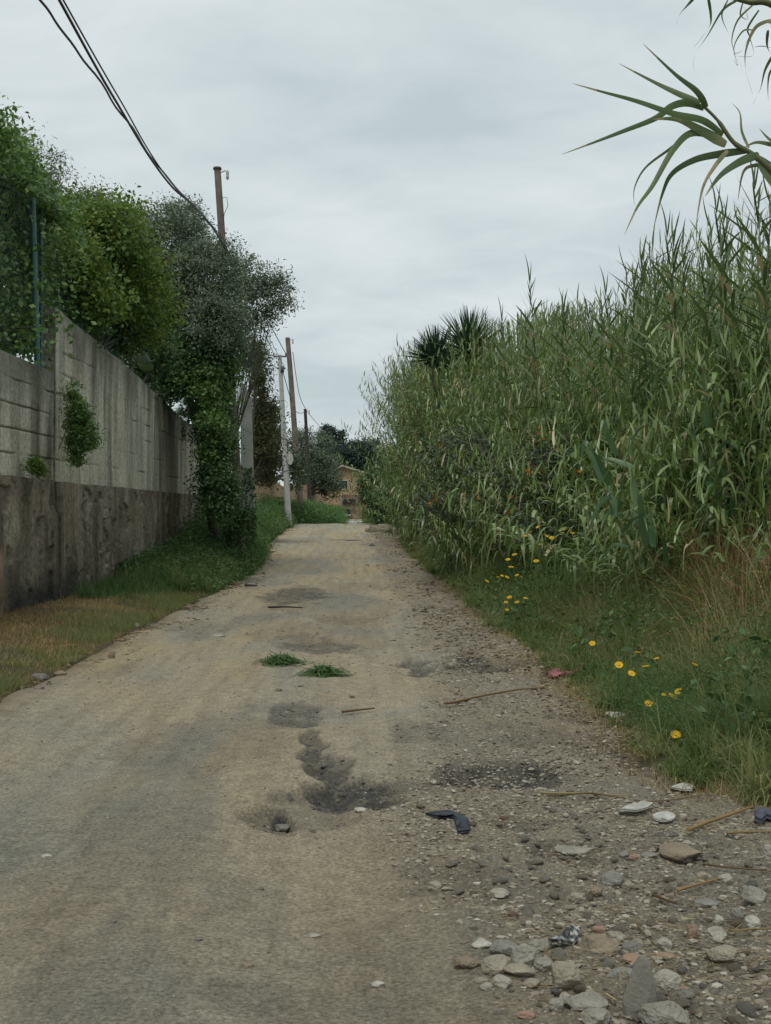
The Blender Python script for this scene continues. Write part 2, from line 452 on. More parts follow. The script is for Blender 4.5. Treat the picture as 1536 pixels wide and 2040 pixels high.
def road_material(name, soil=False):
    m = bpy.data.materials.new(name); m.use_nodes = True
    n = m.node_tree.nodes; l = m.node_tree.links
    b = n['Principled BSDF']; b.inputs['Roughness'].default_value = .92; b.inputs['Specular IOR Level'].default_value = .2
    t = n.new('ShaderNodeTexCoord')
    def nz(s, d=4, r=.5, dist=0, sc=None):
        k = n.new('ShaderNodeTexNoise'); k.inputs['Scale'].default_value = s; k.inputs['Detail'].default_value = d
        k.inputs['Roughness'].default_value = r; k.inputs['Distortion'].default_value = dist
        if sc:
            mpn = n.new('ShaderNodeMapping'); mpn.inputs['Scale'].default_value = sc
            l.new(t.outputs['Object'], mpn.inputs[0]); l.new(mpn.outputs[0], k.inputs['Vector'])
        else: l.new(t.outputs['Object'], k.inputs['Vector'])
        return k.outputs['Fac']
    def ramp(x, st):
        k = n.new('ShaderNodeValToRGB'); e = k.color_ramp.elements
        e[0].position, e[0].color = st[0][0], (*st[0][1], 1); e[1].position, e[1].color = st[-1][0], (*st[-1][1], 1)
        for p, c in st[1:-1]:
            q = e.new(p); q.color = (*c, 1)
        l.new(x, k.inputs[0]); return k.outputs[0]
    def mix(f, a, c, bt='MIX'):
        k = n.new('ShaderNodeMix'); k.data_type = 'RGBA'; k.blend_type = bt
        if isinstance(f, float): k.inputs[0].default_value = f
        else: l.new(f, k.inputs[0])
        for s, v in ((6, a), (7, c)):
            if isinstance(v, tuple): k.inputs[s].default_value = (*v, 1)
            else: l.new(v, k.inputs[s])
        return k.outputs[2]
    def attr(nm):
        k = n.new('ShaderNodeAttribute'); k.attribute_name = nm; return k.outputs['Fac']
    if soil:
        c = ramp(nz(1.4, 6, .6), [(.3, (.07, .058, .035)), (.5, (.11, .09, .052)), (.7, (.15, .12, .07))])
        c = mix(nz(.5, 4), c, (.06, .07, .03))
        l.new(c, b.inputs['Base Color'])
    else:
        big = nz(.55, 5, .55, .6, (1.3, .45, 1))
        c = ramp(big, [(.36, (.305, .29, .235)), (.5, (.38, .33, .24)), (.64, (.405, .325, .215))])
        fine = ramp(nz(60, 5, .75), [(.36, (.42, .42, .42)), (.5, (1, 1, 1)), (.64, (1.6, 1.6, 1.55))])
        c = mix(.75, c, fine, 'MULTIPLY')
        mid = ramp(nz(9, 5, .65), [(.3, (.72, .72, .72)), (.52, (1, 1, 1)), (.75, (1.2, 1.18, 1.14))])
        c = mix(.8, c, mid, 'MULTIPLY')
        trk = ramp(nz(1.0, 5, .6, 0, (7, .45, 1)), [(.38, (.72, .72, .71)), (.5, (1, 1, 1)), (.62, (1.13, 1.12, 1.08))])  # tyre-track streaks; their dark tone also stands in for faint rut shading
        c = mix(.45, c, trk, 'MULTIPLY')
        # fine dark and pale grit
        v = n.new('ShaderNodeTexVoronoi'); v.inputs['Scale'].default_value = 75; v.feature = 'F1'
        l.new(t.outputs['Object'], v.inputs['Vector'])
        vr = ramp(v.outputs['Distance'], [(.05, (1, 1, 1)), (.22, (0, 0, 0))])
        vs = ramp(v.outputs['Color'], [(.2, (.09, .08, .065)), (.55, (.25, .23, .19)), (.92, (.48, .46, .40))])
        sel = n.new('ShaderNodeMath'); sel.operation = 'MULTIPLY'; l.new(vr, sel.inputs[0])
        g = n.new('ShaderNodeMath'); g.operation = 'MULTIPLY_ADD'; l.new(attr('stony'), g.inputs[0]); g.inputs[1].default_value = .65; g.inputs[2].default_value = .14
        l.new(g.outputs[0], sel.inputs[1])
        st = attr('stony')
        stc = mix(nz(2.5, 4), (.17, .15, .115), (.24, .205, .15))
        stf = n.new('ShaderNodeMath'); stf.operation = 'MULTIPLY'; l.new(st, stf.inputs[0]); stf.inputs[1].default_value = .5
        c = mix(stf.outputs[0], c, mix(.8, stc, fine, 'MULTIPLY'))
        c = mix(sel.outputs[0], c, vs)
        dk = n.new('ShaderNodeMath'); dk.operation = 'MULTIPLY'; l.new(attr('dark'), dk.inputs[0])
        dn = ramp(nz(26, 6, .75), [(.32, (.5, .5, .5)), (.5, (1, 1, 1))])
        l.new(dn, dk.inputs[1])
        c = mix(dk.outputs[0], c, mix(.7, (.062, .062, .056), fine, 'MULTIPLY'))
        c = mix(attr('edge'), c, mix(nz(20, 4, .7), (.10, .075, .045), (.24, .18, .10)))
        l.new(c, b.inputs['Base Color'])
    bp = n.new('ShaderNodeBump'); bp.inputs['Strength'].default_value = 1.0; bp.inputs['Distance'].default_value = .022
    l.new(nz(55, 8, .8), bp.inputs['Height'])
    l.new(bp.outputs[0], b.inputs['Normal'])
    return m
M['road'] = road_material('dirt_road_surface')
M['soil'] = road_material('verge_soil', True)

# ------------------------------------------------------------------ ground and road
def geo(a, b, n, p=1.0):
    return a + (b - a) * np.linspace(0, 1, n) ** p
xs = np.concatenate([-6 - geo(0, 1, 22, 2.2)[::-1] * 500, np.linspace(-6, 6, 121)[1:], 6 + geo(0, 1, 22, 2.2)[1:] * 500])
ys = np.concatenate([[-60, -30, -15, -8, -4, -1], np.exp(np.linspace(math.log(1), math.log(900), 330))])
X, Y = np.meshgrid(xs, ys)
Z = base(X, Y) + .10 * (fbm(X * 1.5, Y * 1.5, 7, 3) - .5) * (1 - ((X > -2.6) & (X < 1.9)))
inside = sstep(0.02, .3, X - road_left(Y)) * sstep(.02, .3, road_right(Y) - X)
Z = Z - .14 * inside * (Y < 130)
a = Acc(); a.add(np.stack([X, Y, Z], -1).reshape(-1, 3), grid_faces(len(xs), len(ys)))
tag(a.build('ground', M['soil']), kind='structure')

xs = np.linspace(-3.3, 3.3, 460)
ys = np.concatenate([np.linspace(-3, 3.3, 30)[:-1], np.exp(np.linspace(math.log(3.3), math.log(130), 1150))])
X, Y = np.meshgrid(xs, ys)
# narrow / widen the sheet to the road edges
u = (X + 3.3) / 6.6
rl = road_left(Y) - .12; rr = road_right(Y) + .12
X = rl + u * (rr - rl)
Z = road_z(X, Y)
e = np.minimum(X - rl, rr - X)
Z = Z - .10 * (1 - sstep(0, .22, e))
_, dark = patches(X, Y)
st = stony(X, Y)
dark = dark * (.75 + .25 * (fbm(X * 6, Y * 6, 15, 3) > .45))
lines = (sstep(.60, .68, fbm(X * .9, Y * .25, 23, 4)) * .22)
dark = np.clip(np.maximum(dark, lines * (1 - st * .3)), 0, 1)
edge = (1 - sstep(.05, .5, e + .35 * (fbm(X * 3, Y * 3, 33, 3) - .5))) * .8
a = Acc(); a.add(np.stack([X, Y, Z], -1).reshape(-1, 3), grid_faces(len(xs), len(ys)))
tag(a.build('dirt_road', M['road'], attrs={'dark': dark, 'stony': st, 'edge': edge}), kind='structure')

# pale concrete path past the crest
a = Acc(); xs = np.linspace(0, 1, 8); ys = np.linspace(84, 98, 12)
X, Y = np.meshgrid(xs, ys); X = -.42 + X * 1.95
Z = .86 + (Y - 84) * .006
a.add(np.stack([X, Y, Z], -1).reshape(-1, 3), grid_faces(8, 12))
X2 = np.array([[-.42, 84, .86], [1.53, 84, .86], [1.53, 84, .2], [-.42, 84, .2]]); a.add(X2, [[0, 3, 2, 1]])
tag(a.build('concrete_path', M['conc']), kind='structure')
# ------------------------------------------------------------------ concrete wall
def wall_material(name, plinth=False):
    m = bpy.data.materials.new(name); m.use_nodes = True
    n = m.node_tree.nodes; l = m.node_tree.links
    b = n['Principled BSDF']; b.inputs['Roughness'].default_value = .93; b.inputs['Specular IOR Level'].default_value = .15
    t = n.new('ShaderNodeTexCoord')
    def nz(s, d=4, r=.5, sc=None, dist=0):
        k = n.new('ShaderNodeTexNoise'); k.inputs['Scale'].default_value = s; k.inputs['Detail'].default_value = d; k.inputs['Roughness'].default_value = r
        k.inputs['Distortion'].default_value = dist
        if sc:
            q = n.new('ShaderNodeMapping'); q.inputs['Scale'].default_value = sc
            l.new(t.outputs['Object'], q.inputs[0]); l.new(q.outputs[0], k.inputs['Vector'])
        else: l.new(t.outputs['Object'], k.inputs['Vector'])
        return k.outputs['Fac']
    def ramp(x, st):
        k = n.new('ShaderNodeValToRGB'); e = k.color_ramp.elements
        e[0].position, e[0].color = st[0][0], (*st[0][1], 1); e[1].position, e[1].color = st[-1][0], (*st[-1][1], 1)
        for p, c in st[1:-1]:
            q = e.new(p); q.color = (*c, 1)
        l.new(x, k.inputs[0]); return k.outputs[0]
    def mix(f, a, c, bt='MIX'):
        k = n.new('ShaderNodeMix'); k.data_type = 'RGBA'; k.blend_type = bt
        if isinstance(f, float): k.inputs[0].default_value = f
        else: l.new(f, k.inputs[0])
        for s, v in ((6, a), (7, c)):
            if isinstance(v, tuple): k.inputs[s].default_value = (*v, 1)
            else: l.new(v, k.inputs[s])
        return k.outputs[2]
    def attr(nm):
        k = n.new('ShaderNodeAttribute'); k.attribute_name = nm; return k.outputs['Fac']
    if plinth:
        c = ramp(nz(1.2, 6, .65), [(.3, (.19, .16, .115)), (.5, (.28, .24, .175)), (.72, (.38, .34, .265))])
    else:
        c = ramp(nz(1.0, 6, .6), [(.3, (.40, .375, .29)), (.5, (.52, .50, .395)), (.72, (.60, .58, .47))])
    streak = ramp(nz(1.6, 4, .6, (1, 1.0, .10), .3), [(.38, (.34, .34, .32)), (.47, (.78, .78, .76)), (.56, (1.15, 1.15, 1.12))])
    c = mix(.85 if not plinth else .6, c, streak, 'MULTIPLY')
    c = mix(.7, c, ramp(nz(14, 6, .7), [(.34, (.5, .5, .5)), (.5, (1, 1, 1)), (.66, (1.4, 1.4, 1.38))]), 'MULTIPLY')
    c = mix(attr('pale'), c, (.44, .43, .38))
    c = mix(attr('dark'), c, (.035, .037, .036))
    c = mix(attr('rust'), c, (.14, .07, .035))
    l.new(c, b.inputs['Base Color'])
    bp = n.new('ShaderNodeBump'); bp.inputs['Strength'].default_value = .9; bp.inputs['Distance'].default_value = .035
    l.new(nz(18, 6, .7), bp.inputs['Height']); l.new(bp.outputs[0], b.inputs['Normal'])
    return m
M['wall'] = wall_material('weathered_concrete'); M['plinth'] = wall_material('plinth_render', True)

def wallx(y):                                                    # the wall is not parallel to the road
    return np.interp(y, [10, 17, 27, 39, 60], [-4.58, -4.52, -4.27, -4.19, -4.1])
WJ = 20.0
def wallface(name, y0, y1, zb, ztop, off, thick, m, parent, courses, plinth=False, stepn=.035):
    ny = int((y1 - y0) / stepn); nz_ = 130
    Yg = np.linspace(y0, y1, ny); U = np.linspace(0, 1, nz_)
    Yg, U = np.meshgrid(Yg, U)
    zt = ztop(Yg)
    if plinth: zt = zt + .03 * (fbm(Yg * 2, Yg * 0, 3, 3) - .5)
    Zg = zb + U * (zt - zb)
    D = .02 * (fbm(Yg * .8, Zg * 1.2, 5, 3) - .5)
    dark = np.zeros_like(Yg); pale = np.zeros_like(Yg); rust = np.zeros_like(Yg)
    if courses:
        for k in range(16):
            zc = 1.97 + .335 * k + .004 * (Yg - 20)
            wv = vnoise(Yg * 1.1, Yg * 0 + k, 9)
            g = np.exp(-((Zg - zc - .012 * (vnoise(Yg * 3, Yg * 0, k) - .5)) / .011) ** 2) * np.clip(wv * 2.2 - (.3 if y0 < WJ - 1 else .95), 0, 1)
            if k == 0: g *= 0
            D = D - .03 * g; dark = np.maximum(dark, g * .85)
            jl = (k * 1.37) % 3.1
            q = np.abs(((Yg - jl) % 3.1))
            inc = ((Zg > zc) & (Zg < zc + .335))
            g2 = np.exp(-(q / .012) ** 2) * inc * (.55 if y0 < WJ - 1 else .2)
            D = D - .02 * g2; dark = np.maximum(dark, g2 * .7)
        # dark weathering from the top, running down
        run = fbm(Yg * 2.4, Zg * .25, 77, 4)
        toph = (zt - Zg)
        dark = np.maximum(dark, (1 - sstep(.0, .9, toph + 1.6 * (run - .5))) * .55)
        dark = np.maximum(dark, sstep(.56, .66, fbm(Yg * 2.8, Zg * .12, 79, 3)) * .35 * (1 - sstep(.3, 2.2, toph)))
        pale = np.exp(-((Yg - 27.5) / 1.6) ** 2 - ((Zg - 2.9) / .8) ** 2) * sstep(.42, .6, fbm(Yg * 3, Zg * .5, 81, 3)) * .85
        if y0 < WJ - 1:
            for zc, rz in ((2.95, .12), (2.55, .3), (2.15, .2)):
                g = np.exp(-((Yg - 19.05) / .05) ** 2) * (np.abs(Zg - zc) < rz)
                rust = np.maximum(rust, g * .9)
            D = D - .03 * np.exp(-((Yg - 19.05) / .05) ** 2 - ((Zg - 2.72) / .09) ** 2)
        else:
            q = ((np.abs(Yg - 22.6) < .14) & (np.abs(Zg - 3.1) < .10))
            D = D - .06 * q; dark = np.maximum(dark, q * .6); rust = np.maximum(rust, q * .4)
    if plinth:
        lump = fbm(Yg * 1.3, Zg * 1.6, 101, 5, .6)
        D = D + .07 * (lump - .5) + .035 * (fbm(Yg * 6, Zg * 6, 111, 4, .65) - .5)
        hole = sstep(.66, .70, fbm(Yg * 1.9, Zg * 2.3, 121, 3))
        D = D - .05 * hole; dark = np.maximum(dark, hole * .35)
        crack = np.abs(fbm(Yg * .9, Zg * 1.4, 131, 4) - .5)
        g = np.exp(-(crack / .006) ** 2); D = D - .02 * g; dark = np.maximum(dark, g * .6)
        mould = (1 - sstep(.15, 1.25, Zg + 1.0 * (fbm(Yg * 1.4, Zg * 1.8, 141, 5, .6) - .5))) * (1 - sstep(19.5, 24, Yg)) * sstep(16.6, 17.6, Yg)
        dark = np.maximum(dark, mould * .92)
        pale = np.maximum(pale, .35 * sstep(.55, .68, fbm(Yg * 2.2, Zg * 2.6, 155, 5)) * (1 - mould))
        pale = sstep(.62, .7, fbm(Yg * 1.6, Zg * 1.5, 151, 4)) * .45 * sstep(22, 25, Yg)
        top = (zt - Zg)
        dark = np.maximum(dark, (1 - sstep(.0, .35, top)) * .3 * vnoise(Yg * 3, Yg * 0, 4))
        dark = np.maximum(dark, sstep(.5, .62, fbm(Yg * 2.5, Zg * .2, 171, 3)) * .35)
    Xg = wallx(Yg) + off + D
    V = np.stack([Xg, Yg, Zg], -1).reshape(-1, 3)
    acc = Acc(); acc.add(V, grid_faces(ny, nz_))
    nv = len(V)
    at_d = [dark.ravel()]; at_p = [pale.ravel()]; at_r = [rust.ravel()]
    # top, back and ends
    yl = np.linspace(y0, y1, ny); xb = wallx(yl) + off - thick; ztp = ztop(yl)
    top = np.stack([np.concatenate([Xg[-1], xb]), np.concatenate([yl, yl]), np.concatenate([Zg[-1], ztp])], -1)
    f = grid_faces(ny, 2); acc.add(top, f)
    back = np.stack([np.concatenate([xb, xb]), np.concatenate([yl, yl]), np.concatenate([ztp, ztp * 0 + zb])], -1)
    acc.add(back, f)
    for i in (0, -1):
        fr = V.reshape(nz_, ny, 3)[:, i]
        bk = fr.copy(); bk[:, 0] = xb[i]
        e = np.concatenate([fr, bk]); acc.add(e, grid_faces(nz_, 2))
    extra = len(np.concatenate(acc.v)) - nv
    at_d.append(np.concatenate([np.full(4 * ny, .35), np.tile(.25 + .5 * vnoise(np.arange(nz_) * .2, np.zeros(nz_), 6), 4)]))
    at_p.append(np.zeros(extra)); at_r.append(np.zeros(extra))
    return acc.build(name, m, parent, attrs={'dark': np.concatenate(at_d), 'pale': np.concatenate(at_p), 'rust': np.concatenate(at_r)})

wl = empty('concrete_wall', (-4.5, 19, 0), 'weathered lower concrete wall on the left, course lines and a rust streak, brown render below', 'wall')
wh = empty('concrete_wall', (-4.25, 28, 0), 'taller stained concrete wall further on, its top sloping down towards the trees', 'wall')
def inv(o, p):
    o.parent = p; o.location = -Vector(p.location)
lowtop = lambda y: 3.62 + .0 * y
hitop = lambda y: np.interp(y, [20, 25, 33, 39.5], [4.62, 4.38, 3.92, 3.75]) + .03 * (vnoise(y * .8, y * 0, 2) - .5)
inv(wallface('wall_panel', 12.0, 19.96, 1.9, lowtop, 0, .22, M['wall'], None, True), wl)
inv(wallface('plinth', 12.0, 19.99, -.25, lambda y: 1.98 + 0 * y, .07, .32, M['plinth'], None, False, True), wl)
inv(wallface('wall_panel', 20.0, 39.5, 1.9, hitop, .02, .28, M['wall'], None, True), wh)
inv(wallface('plinth', 20.0, 40.2, -.25, lambda y: 1.96 + 0 * y, .10, .38, M['plinth'], None, False, True), wh)
# thin pipe/post at the photo's left edge
p = px(-2, 1085, 16.6)
a = Acc(); tube(a, [(p.x, 16.6, 0), (p.x, 16.6, p.z)], .055, 10)
o = a.build('concrete_post', M['stonewall']); tag(o, 'short pale concrete post against the foot of the wall at the far left edge', 'post')

# ------------------------------------------------------------------ fence on the wall
fr = empty('wire_fence', (-4.6, 25, 3.6), 'green wire mesh fence on thin posts along the top of the concrete wall', 'fence')
def fx(y): return float(wallx(y)) - .13
def ftop(y): return 6.1 if y < 20 else 6.35 - (y - 20) * .03
def fbot(y): return 3.62 if y < 20 else float(hitop(np.array([float(y)]))[0])
a = Acc()
for y0 in np.arange(12.2, 38, .11):
    for sg in (1, -1):
        y1 = y0 + sg * 2.4
        s0, s1 = 0.0, 1.0
        b0 = fbot(y0); t0 = ftop(y0)
        if y1 > 38.2 or y1 < 12.1: continue
        p0 = np.array([fx(y0), y0, b0]); p1 = np.array([fx(y1), y1, t0 - .05])
        w = np.array([0, .0022, 0])
        a.add([p0 - w, p0 + w, p1 + w, p1 - w], [[0, 1, 2, 3]])
for zz in (.08, .5, .95):
    for s in range(2):
        ya, yb = ((12.2, 20), (20, 38))[s]
        tube(a, [(fx(y), y, fbot(y) + (ftop(y) - fbot(y)) * zz) for y in np.linspace(ya, yb, 8)], .004, 4, cap=False)
inv(a.build('wire_mesh', M['fence'], smooth=False), fr)
for (y, lean, r) in ((14.5, 0, .03), (16.9, .0, .03), (19.25, .12, .045), (19.75, .0, .03), (22.4, 0, .03), (25.5, .0, .03), (29, 0, .03), (32.5, 0, .03), (36, 0, .03)):
    a = Acc(); tube(a, [(fx(y) + .1 * (lean > 0), y - lean, fbot(y) - (.02 if lean == 0 else .02)), (fx(y), y, ftop(y) + .06)], r, 8)
    inv(a.build('post', M['fence']), fr)

# ------------------------------------------------------------------ poles and cables
def pole(base_, top, r0, r1, m, label, cat='utility pole', name='utility_pole', extra=None, n=7):
    base_ = Vector(base_); top = Vector(top)
    o = empty(name, base_, label, cat)
    a = Acc()
    pts = [(base_.lerp(top, t) - base_) for t in np.linspace(0, 1, n)]
    for i, q in enumerate(pts[1:-1]): q += Vector((.01 * math.sin(i * 2.1), .01, 0))
    tube(a, pts, [r0 + (r1 - r0) * t for t in np.linspace(0, 1, n)], 14)
    q = a.build('shaft', m, o)
    if extra: extra(o, top - base_)
    return o
def wood_extra(o, t):
    a = Acc(); tube(a, [t + Vector((0, 0, -.02)), t + Vector((0, 0, .035))], [.115, .10], 14); a.build('cap', M['wooddark'], o)
    a = Acc(); tube(a, [t + Vector((.05, 0, -.12)), t + Vector((.2, 0, -.05)), t + Vector((.26, 0, -.1))], .012, 6)
    bk = a.build('bracket', M['metal'], o)
    a = Acc(); tube(a, [t + Vector((.26, 0, -.28)), t + Vector((.26, 0, -.24)), t + Vector((.26, 0, -.18)), t + Vector((.26, 0, -.1)), t + Vector((.26, 0, -.04))], [.02, .045, .03, .045, .02], 10)
    a.build('insulator', M['conc'], bk)
P1t = px(433, 336, 33.6); P1b = px(484, 1100, 33.6); P1b.z = Hs(P1b.x, P1b.y) - .3
def p1x(o, t):
    wood_extra(o, t)
    a = Acc(); tube(a, [t + Vector((.08, 0, -.75)), t + Vector((.24, 0, -.73)), t + Vector((.27, 0, -.95)), t + Vector((.18, 0, -1.15)), t + Vector((.14, 0, -1.5)), t + Vector((.2, 0, -2.2))], .008, 5)
    a.build('loose_wire', M['cable'], o)
pole(P1b, P1t, .13, .085, M['wood'], 'tallest nearest wooden pole rising out of the olive tree, loose wire near its top', extra=p1x)
P2t = px(573, 674, 66); P2b = px(603, 1035, 66); P2b.z = Hs(P2b.x, P2b.y) - .3
pole(P2b, P2t, .17, .12, M['wood'], 'leaning wooden pole just right of the white concrete pole', extra=wood_extra)
P3t = px(608, 816, 84); P3b = px(619, 1030, 84); P3b.z = .4
pole(P3b, P3t, .13, .10, M['wooddark'], 'dark thin pole furthest down the lane, beyond the crest', extra=wood_extra)
CPt = px(557, 707, 57); CPb = px(576, 1040, 57); CPb.z = Hs(CPb.x, CPb.y) - .3
def cpx(o, t):
    a = Acc()
    box(a, t.x - .28, t.x + .3, t.y - .03, t.y + .03, t.z - .10, t.z - .04)
    for dx in (-.25, .27): tube(a, [(t.x + dx, t.y, t.z - .05), (t.x + dx, t.y, t.z + .08)], .03, 8)
    a.build('crossarm', M['metal'], o)
    a = Acc(); box(a, t.x - .12, t.x + .26, t.y - .04, t.y + .04, t.z - .62, t.z - .55); box(a, t.x + .05, t.x + .2, t.y - .14, t.y - .05, t.z - .78, t.z - .5)
    a.build('cable_clamp', M['metal'], o)
    q = t * .42
    a = Acc()
    n = 12; V = []
    for k in range(n):
        an = 2 * math.pi * k / n; V.append((q.x + .22 + .13 * math.cos(an), q.y - .13, q.z + .27 * math.sin(an) * (1.0)))
    V2 = [(x, y + .2, z) for x, y, z in V]
    a.add(V + V2, [[k, (k + 1) % n, n + (k + 1) % n, n + k] for k in range(n)]); a.add(V, [list(range(n))])
    a.build('meter_box', M['white'], o)
    a = Acc(); tube(a, [(q.x + .22, q.y - .12, q.z - .25), (q.x + .2, q.y - .12, q.z - .5), (q.x - .1, q.y - .12, q.z - .55), (q.x - .14, q.y - .12, q.z + .1)], .02, 5)
    a.build('conduit', M['cable'], o)
pole(CPb, CPt, .15, .085, M['conc'], 'slim white concrete pole with a small metal crossarm and an oval white meter box', extra=cpx)

# ivied white pillar
pb = px(493, 1120, 35.5); pt = px(487, 762, 35.5); gz = Hs(pb.x, pb.y) - .2
o = empty('concrete_pillar', (pb.x, 35.5, gz), 'broad white concrete pillar with a pointed top, half covered by ivy beside the dark tree trunk', 'pillar')
a = Acc()
h = pt.z - gz; n = 8; V = []
for i in range(n):
    t = i / (n - 1); z = h * t * .92; w = .20 - .06 * t; cxx = -.02 - .08 * t + .06
    V += [(cxx - w, -.1, z), (cxx + w, -.1, z), (cxx + w, .12, z), (cxx - w, .12, z)]
Fc = []
for i in range(n - 1):
    for k in range(4): Fc.append([4 * i + k, 4 * i + (k + 1) % 4, 4 * i + 4 + (k + 1) % 4, 4 * i + 4 + k])
a.add(V, Fc)
tp = V[-4:] ; ap = [(-.13, -.1, h), (-.13, .12, h)]
a.add(list(tp) + ap, [[0, 1, 4], [3, 5, 2]]); a.add(list(tp) + ap, [[1, 2, 5, 4], [0, 4, 5, 3]])
a.build('shaft', M['conc'], o, smooth=False)
a = Acc()
N = 1500
zz = RS.beta(1.0, 1.8, N) * h * .8
keep = vnoise(zz * 2.6, RS.uniform(0, 1, N), 8) + .35 * (zz < 1.6) > .48
c = np.stack([RS.uniform(-.24, .24, N), RS.uniform(-.22, -.1, N), zz], -1)[keep]
leaves(a, c, RS.normal(0, .5, (len(c), 3)) + [0, -1, .3], .1, .8, RS.uniform(0, 1, len(c)))
a.build('ivy_leaves', M['ivy'], o)

def smooth_pts(P, k=10):
    P = [Vector(p) for p in P]; out = []
    for i in range(len(P) - 1):
        p0 = P[max(i - 1, 0)]; p1 = P[i]; p2 = P[i + 1]; p3 = P[min(i + 2, len(P) - 1)]
        for j in range(k):
            t = j / k
            out.append(.5 * ((2 * p1) + (p2 - p0) * t + (2 * p0 - 5 * p1 + 4 * p2 - p3) * t * t + (3 * p1 - p0 - 3 * p2 + p3) * t ** 3))
    out.append(P[-1]); return out
cables = [
    ('slightly kinked single overhead cable, left one of the bundle above the trees', .014, [px(-60, -210, 10.5), px(80, 0, 12.9), px(200, 165, 15.6), px(330, 350, 20.5), px(450, 500, 31), CPt + Vector((-.25, 0, .05))], .012),
    ('thick straight overhead cable running down to the concrete pole', .017, [px(10, -200, 10.5), px(118, 0, 12.9), px(230, 200, 16), px(334, 362, 20.5), px(445, 485, 31), CPt + Vector((.27, 0, .06))], 0),
    ('thin overhead cable hugging the thick one just above it', .011, [px(16, -204, 10.5), px(126, 0, 12.95), px(238, 197, 16.1), px(338, 360, 20.6), px(460, 500, 31), px(520, 640, 45), CPt + Vector((.2, 0, -.5))], 0),
]
for lab, r, P, kk in cables:
    Q = smooth_pts(P, 12)
    if kk:
        for i, q in enumerate(Q[:52]): q += Vector((kk * math.sin(i * 1.1), 0, kk * math.cos(i * .83)))
    a = Acc(); tube(a, Q, r, 6); o = a.build('overhead_cable', M['cable']); tag(o, lab, 'cable')
for lab, P in [
    ('thin wire sloping from the leaning wooden pole down to the far dark pole', [P2t + Vector((.26, 0, -.7)), P2t.lerp(P3t, .5) + Vector((.1, 0, -.9)), P3t + Vector((.1, 0, -.1))]),
    ('thin wire from the concrete pole past the leaning pole to the far dark pole', [CPt + Vector((.1, 0, -.6)), CPt.lerp(P3t, .5) + Vector((.0, 0, -1.2)), P3t + Vector((-.1, 0, -.2))]),
    ('short wire joining the concrete pole to the leaning wooden pole', [CPt + Vector((.27, 0, .05)), P2t + Vector((0, 0, -.95))]),
    ('thin wire leaving the far dark pole down behind the treetops', [P3t + Vector((.1, 0, -.1)), px(650, 865, 110)]),
    ('thin low wire hanging from the tree branch to the concrete pole clamp', [px(500, 640, 38), px(528, 710, 48), CPt + Vector((-.1, 0, -.6))])]:
    a = Acc(); tube(a, smooth_pts(P, 8), .018, 5); o = a.build('overhead_wire', M['cable']); tag(o, lab, 'wire')
# ------------------------------------------------------------------ trees and bushes
def crown_points(blobs, n, rs, shell=.55):
    vol = np.array([b[3] * b[4] * b[5] for b in blobs]) ** .8; vol /= vol.sum()
    idx = rs.choice(len(blobs), n, p=vol)
    B = np.array(blobs)[idx]
    d = nrm(rs.normal(0, 1, (n, 3)))
    r = rs.uniform(shell ** 3, 1, n)[:, None] ** (1 / 3)
    return B[:, :3] + d * B[:, 3:] * r, d

def tree(name, label, cat, trunk, blobs, nclump, per, size, m, cr=.3, clip=None, tr=.12, seed=1, shell=.5, aspect=.5, group=None, limbs=14, barkm=None, twigs=True, zmin=None, elong=1.0, up=.5, tintspread=.5):
    rs = np.random.RandomState(seed)
    trunk = Vector(trunk)
    o = empty(name, trunk, label, cat, group)
    T = np.array(trunk)
    C, dC = crown_points(blobs, nclump, rs, shell)
    if zmin is not None: C[:, 2] = np.maximum(C[:, 2], zmin + rs.uniform(0, .3, nclump))
    tint = rs.uniform(0, 1, nclump)
    # leaves
    k = np.repeat(np.arange(nclump), per)
    s = cr * rs.uniform(.55, 1.3, nclump)[k]
    P = C[k] + rs.normal(0, 1, (len(k), 3)) * s[:, None] * np.array([.6, .6, .42 * elong])
    nv = rs.normal(0, .75, (len(k), 3)) + dC[k] * .5 + np.array([0, 0, up])
    t = np.clip(tint[k] * tintspread + rs.uniform(0, 1, len(k)) * (1 - tintspread), 0, 1)
    if clip:
        kp = (P[:, 0] < clip[0]) | (P[:, 2] > clip[1]) | (rs.uniform(0, 1, len(P)) < .12)
        P, nv, t = P[kp], nv[kp], t[kp]
    a = Acc(); leaves(a, P - T, nv, size * rs.uniform(.6, 1.3, len(P)), aspect, t, rs)
    cw = a.build('crown', m, o)
    # trunk, limbs and twigs
    cen = np.average(np.array(blobs)[:, :3], axis=0, weights=[b[3] * b[4] * b[5] for b in blobs])
    a = Acc()
    fork = Vector(T * .55 + cen * .45); fork.z = trunk.z + (cen[2] - trunk.z) * .45
    r0 = Vector((0, 0, 0)); f = fork - trunk
    tube(a, [r0 + Vector((0, 0, -.3)), f * .35 + Vector((.06, .05, 0)), f * .7 + Vector((-.05, .04, 0)), f], [tr * 1.25, tr, tr * .85, tr * .75], 9)
    far = rs.permutation(nclump)[:limbs]
    for i in far:
        e = Vector(C[i]) - trunk
        mid = f.lerp(e, .5) + Vector((rs.uniform(-.2, .2), rs.uniform(-.2, .2), rs.uniform(0, .35) * (e - f).length * .4))
        tube(a, [f, f.lerp(mid, .5) + Vector((0, 0, .05)), mid, mid.lerp(e, .6), e], [tr * .6, tr * .45, tr * .3, tr * .18, tr * .06], 5, cap=False)
        if twigs:
            near = np.argsort(((C - C[i]) ** 2).sum(1))[1:5]
            for j in near:
                q = Vector(C[j]) - trunk
                tube(a, [mid, mid.lerp(q, .5) + Vector((0, 0, .06)), q], [tr * .14, tr * .09, tr * .03], 4, cap=False)
    a.build('trunk', barkm or M['bark'], o)
    return o

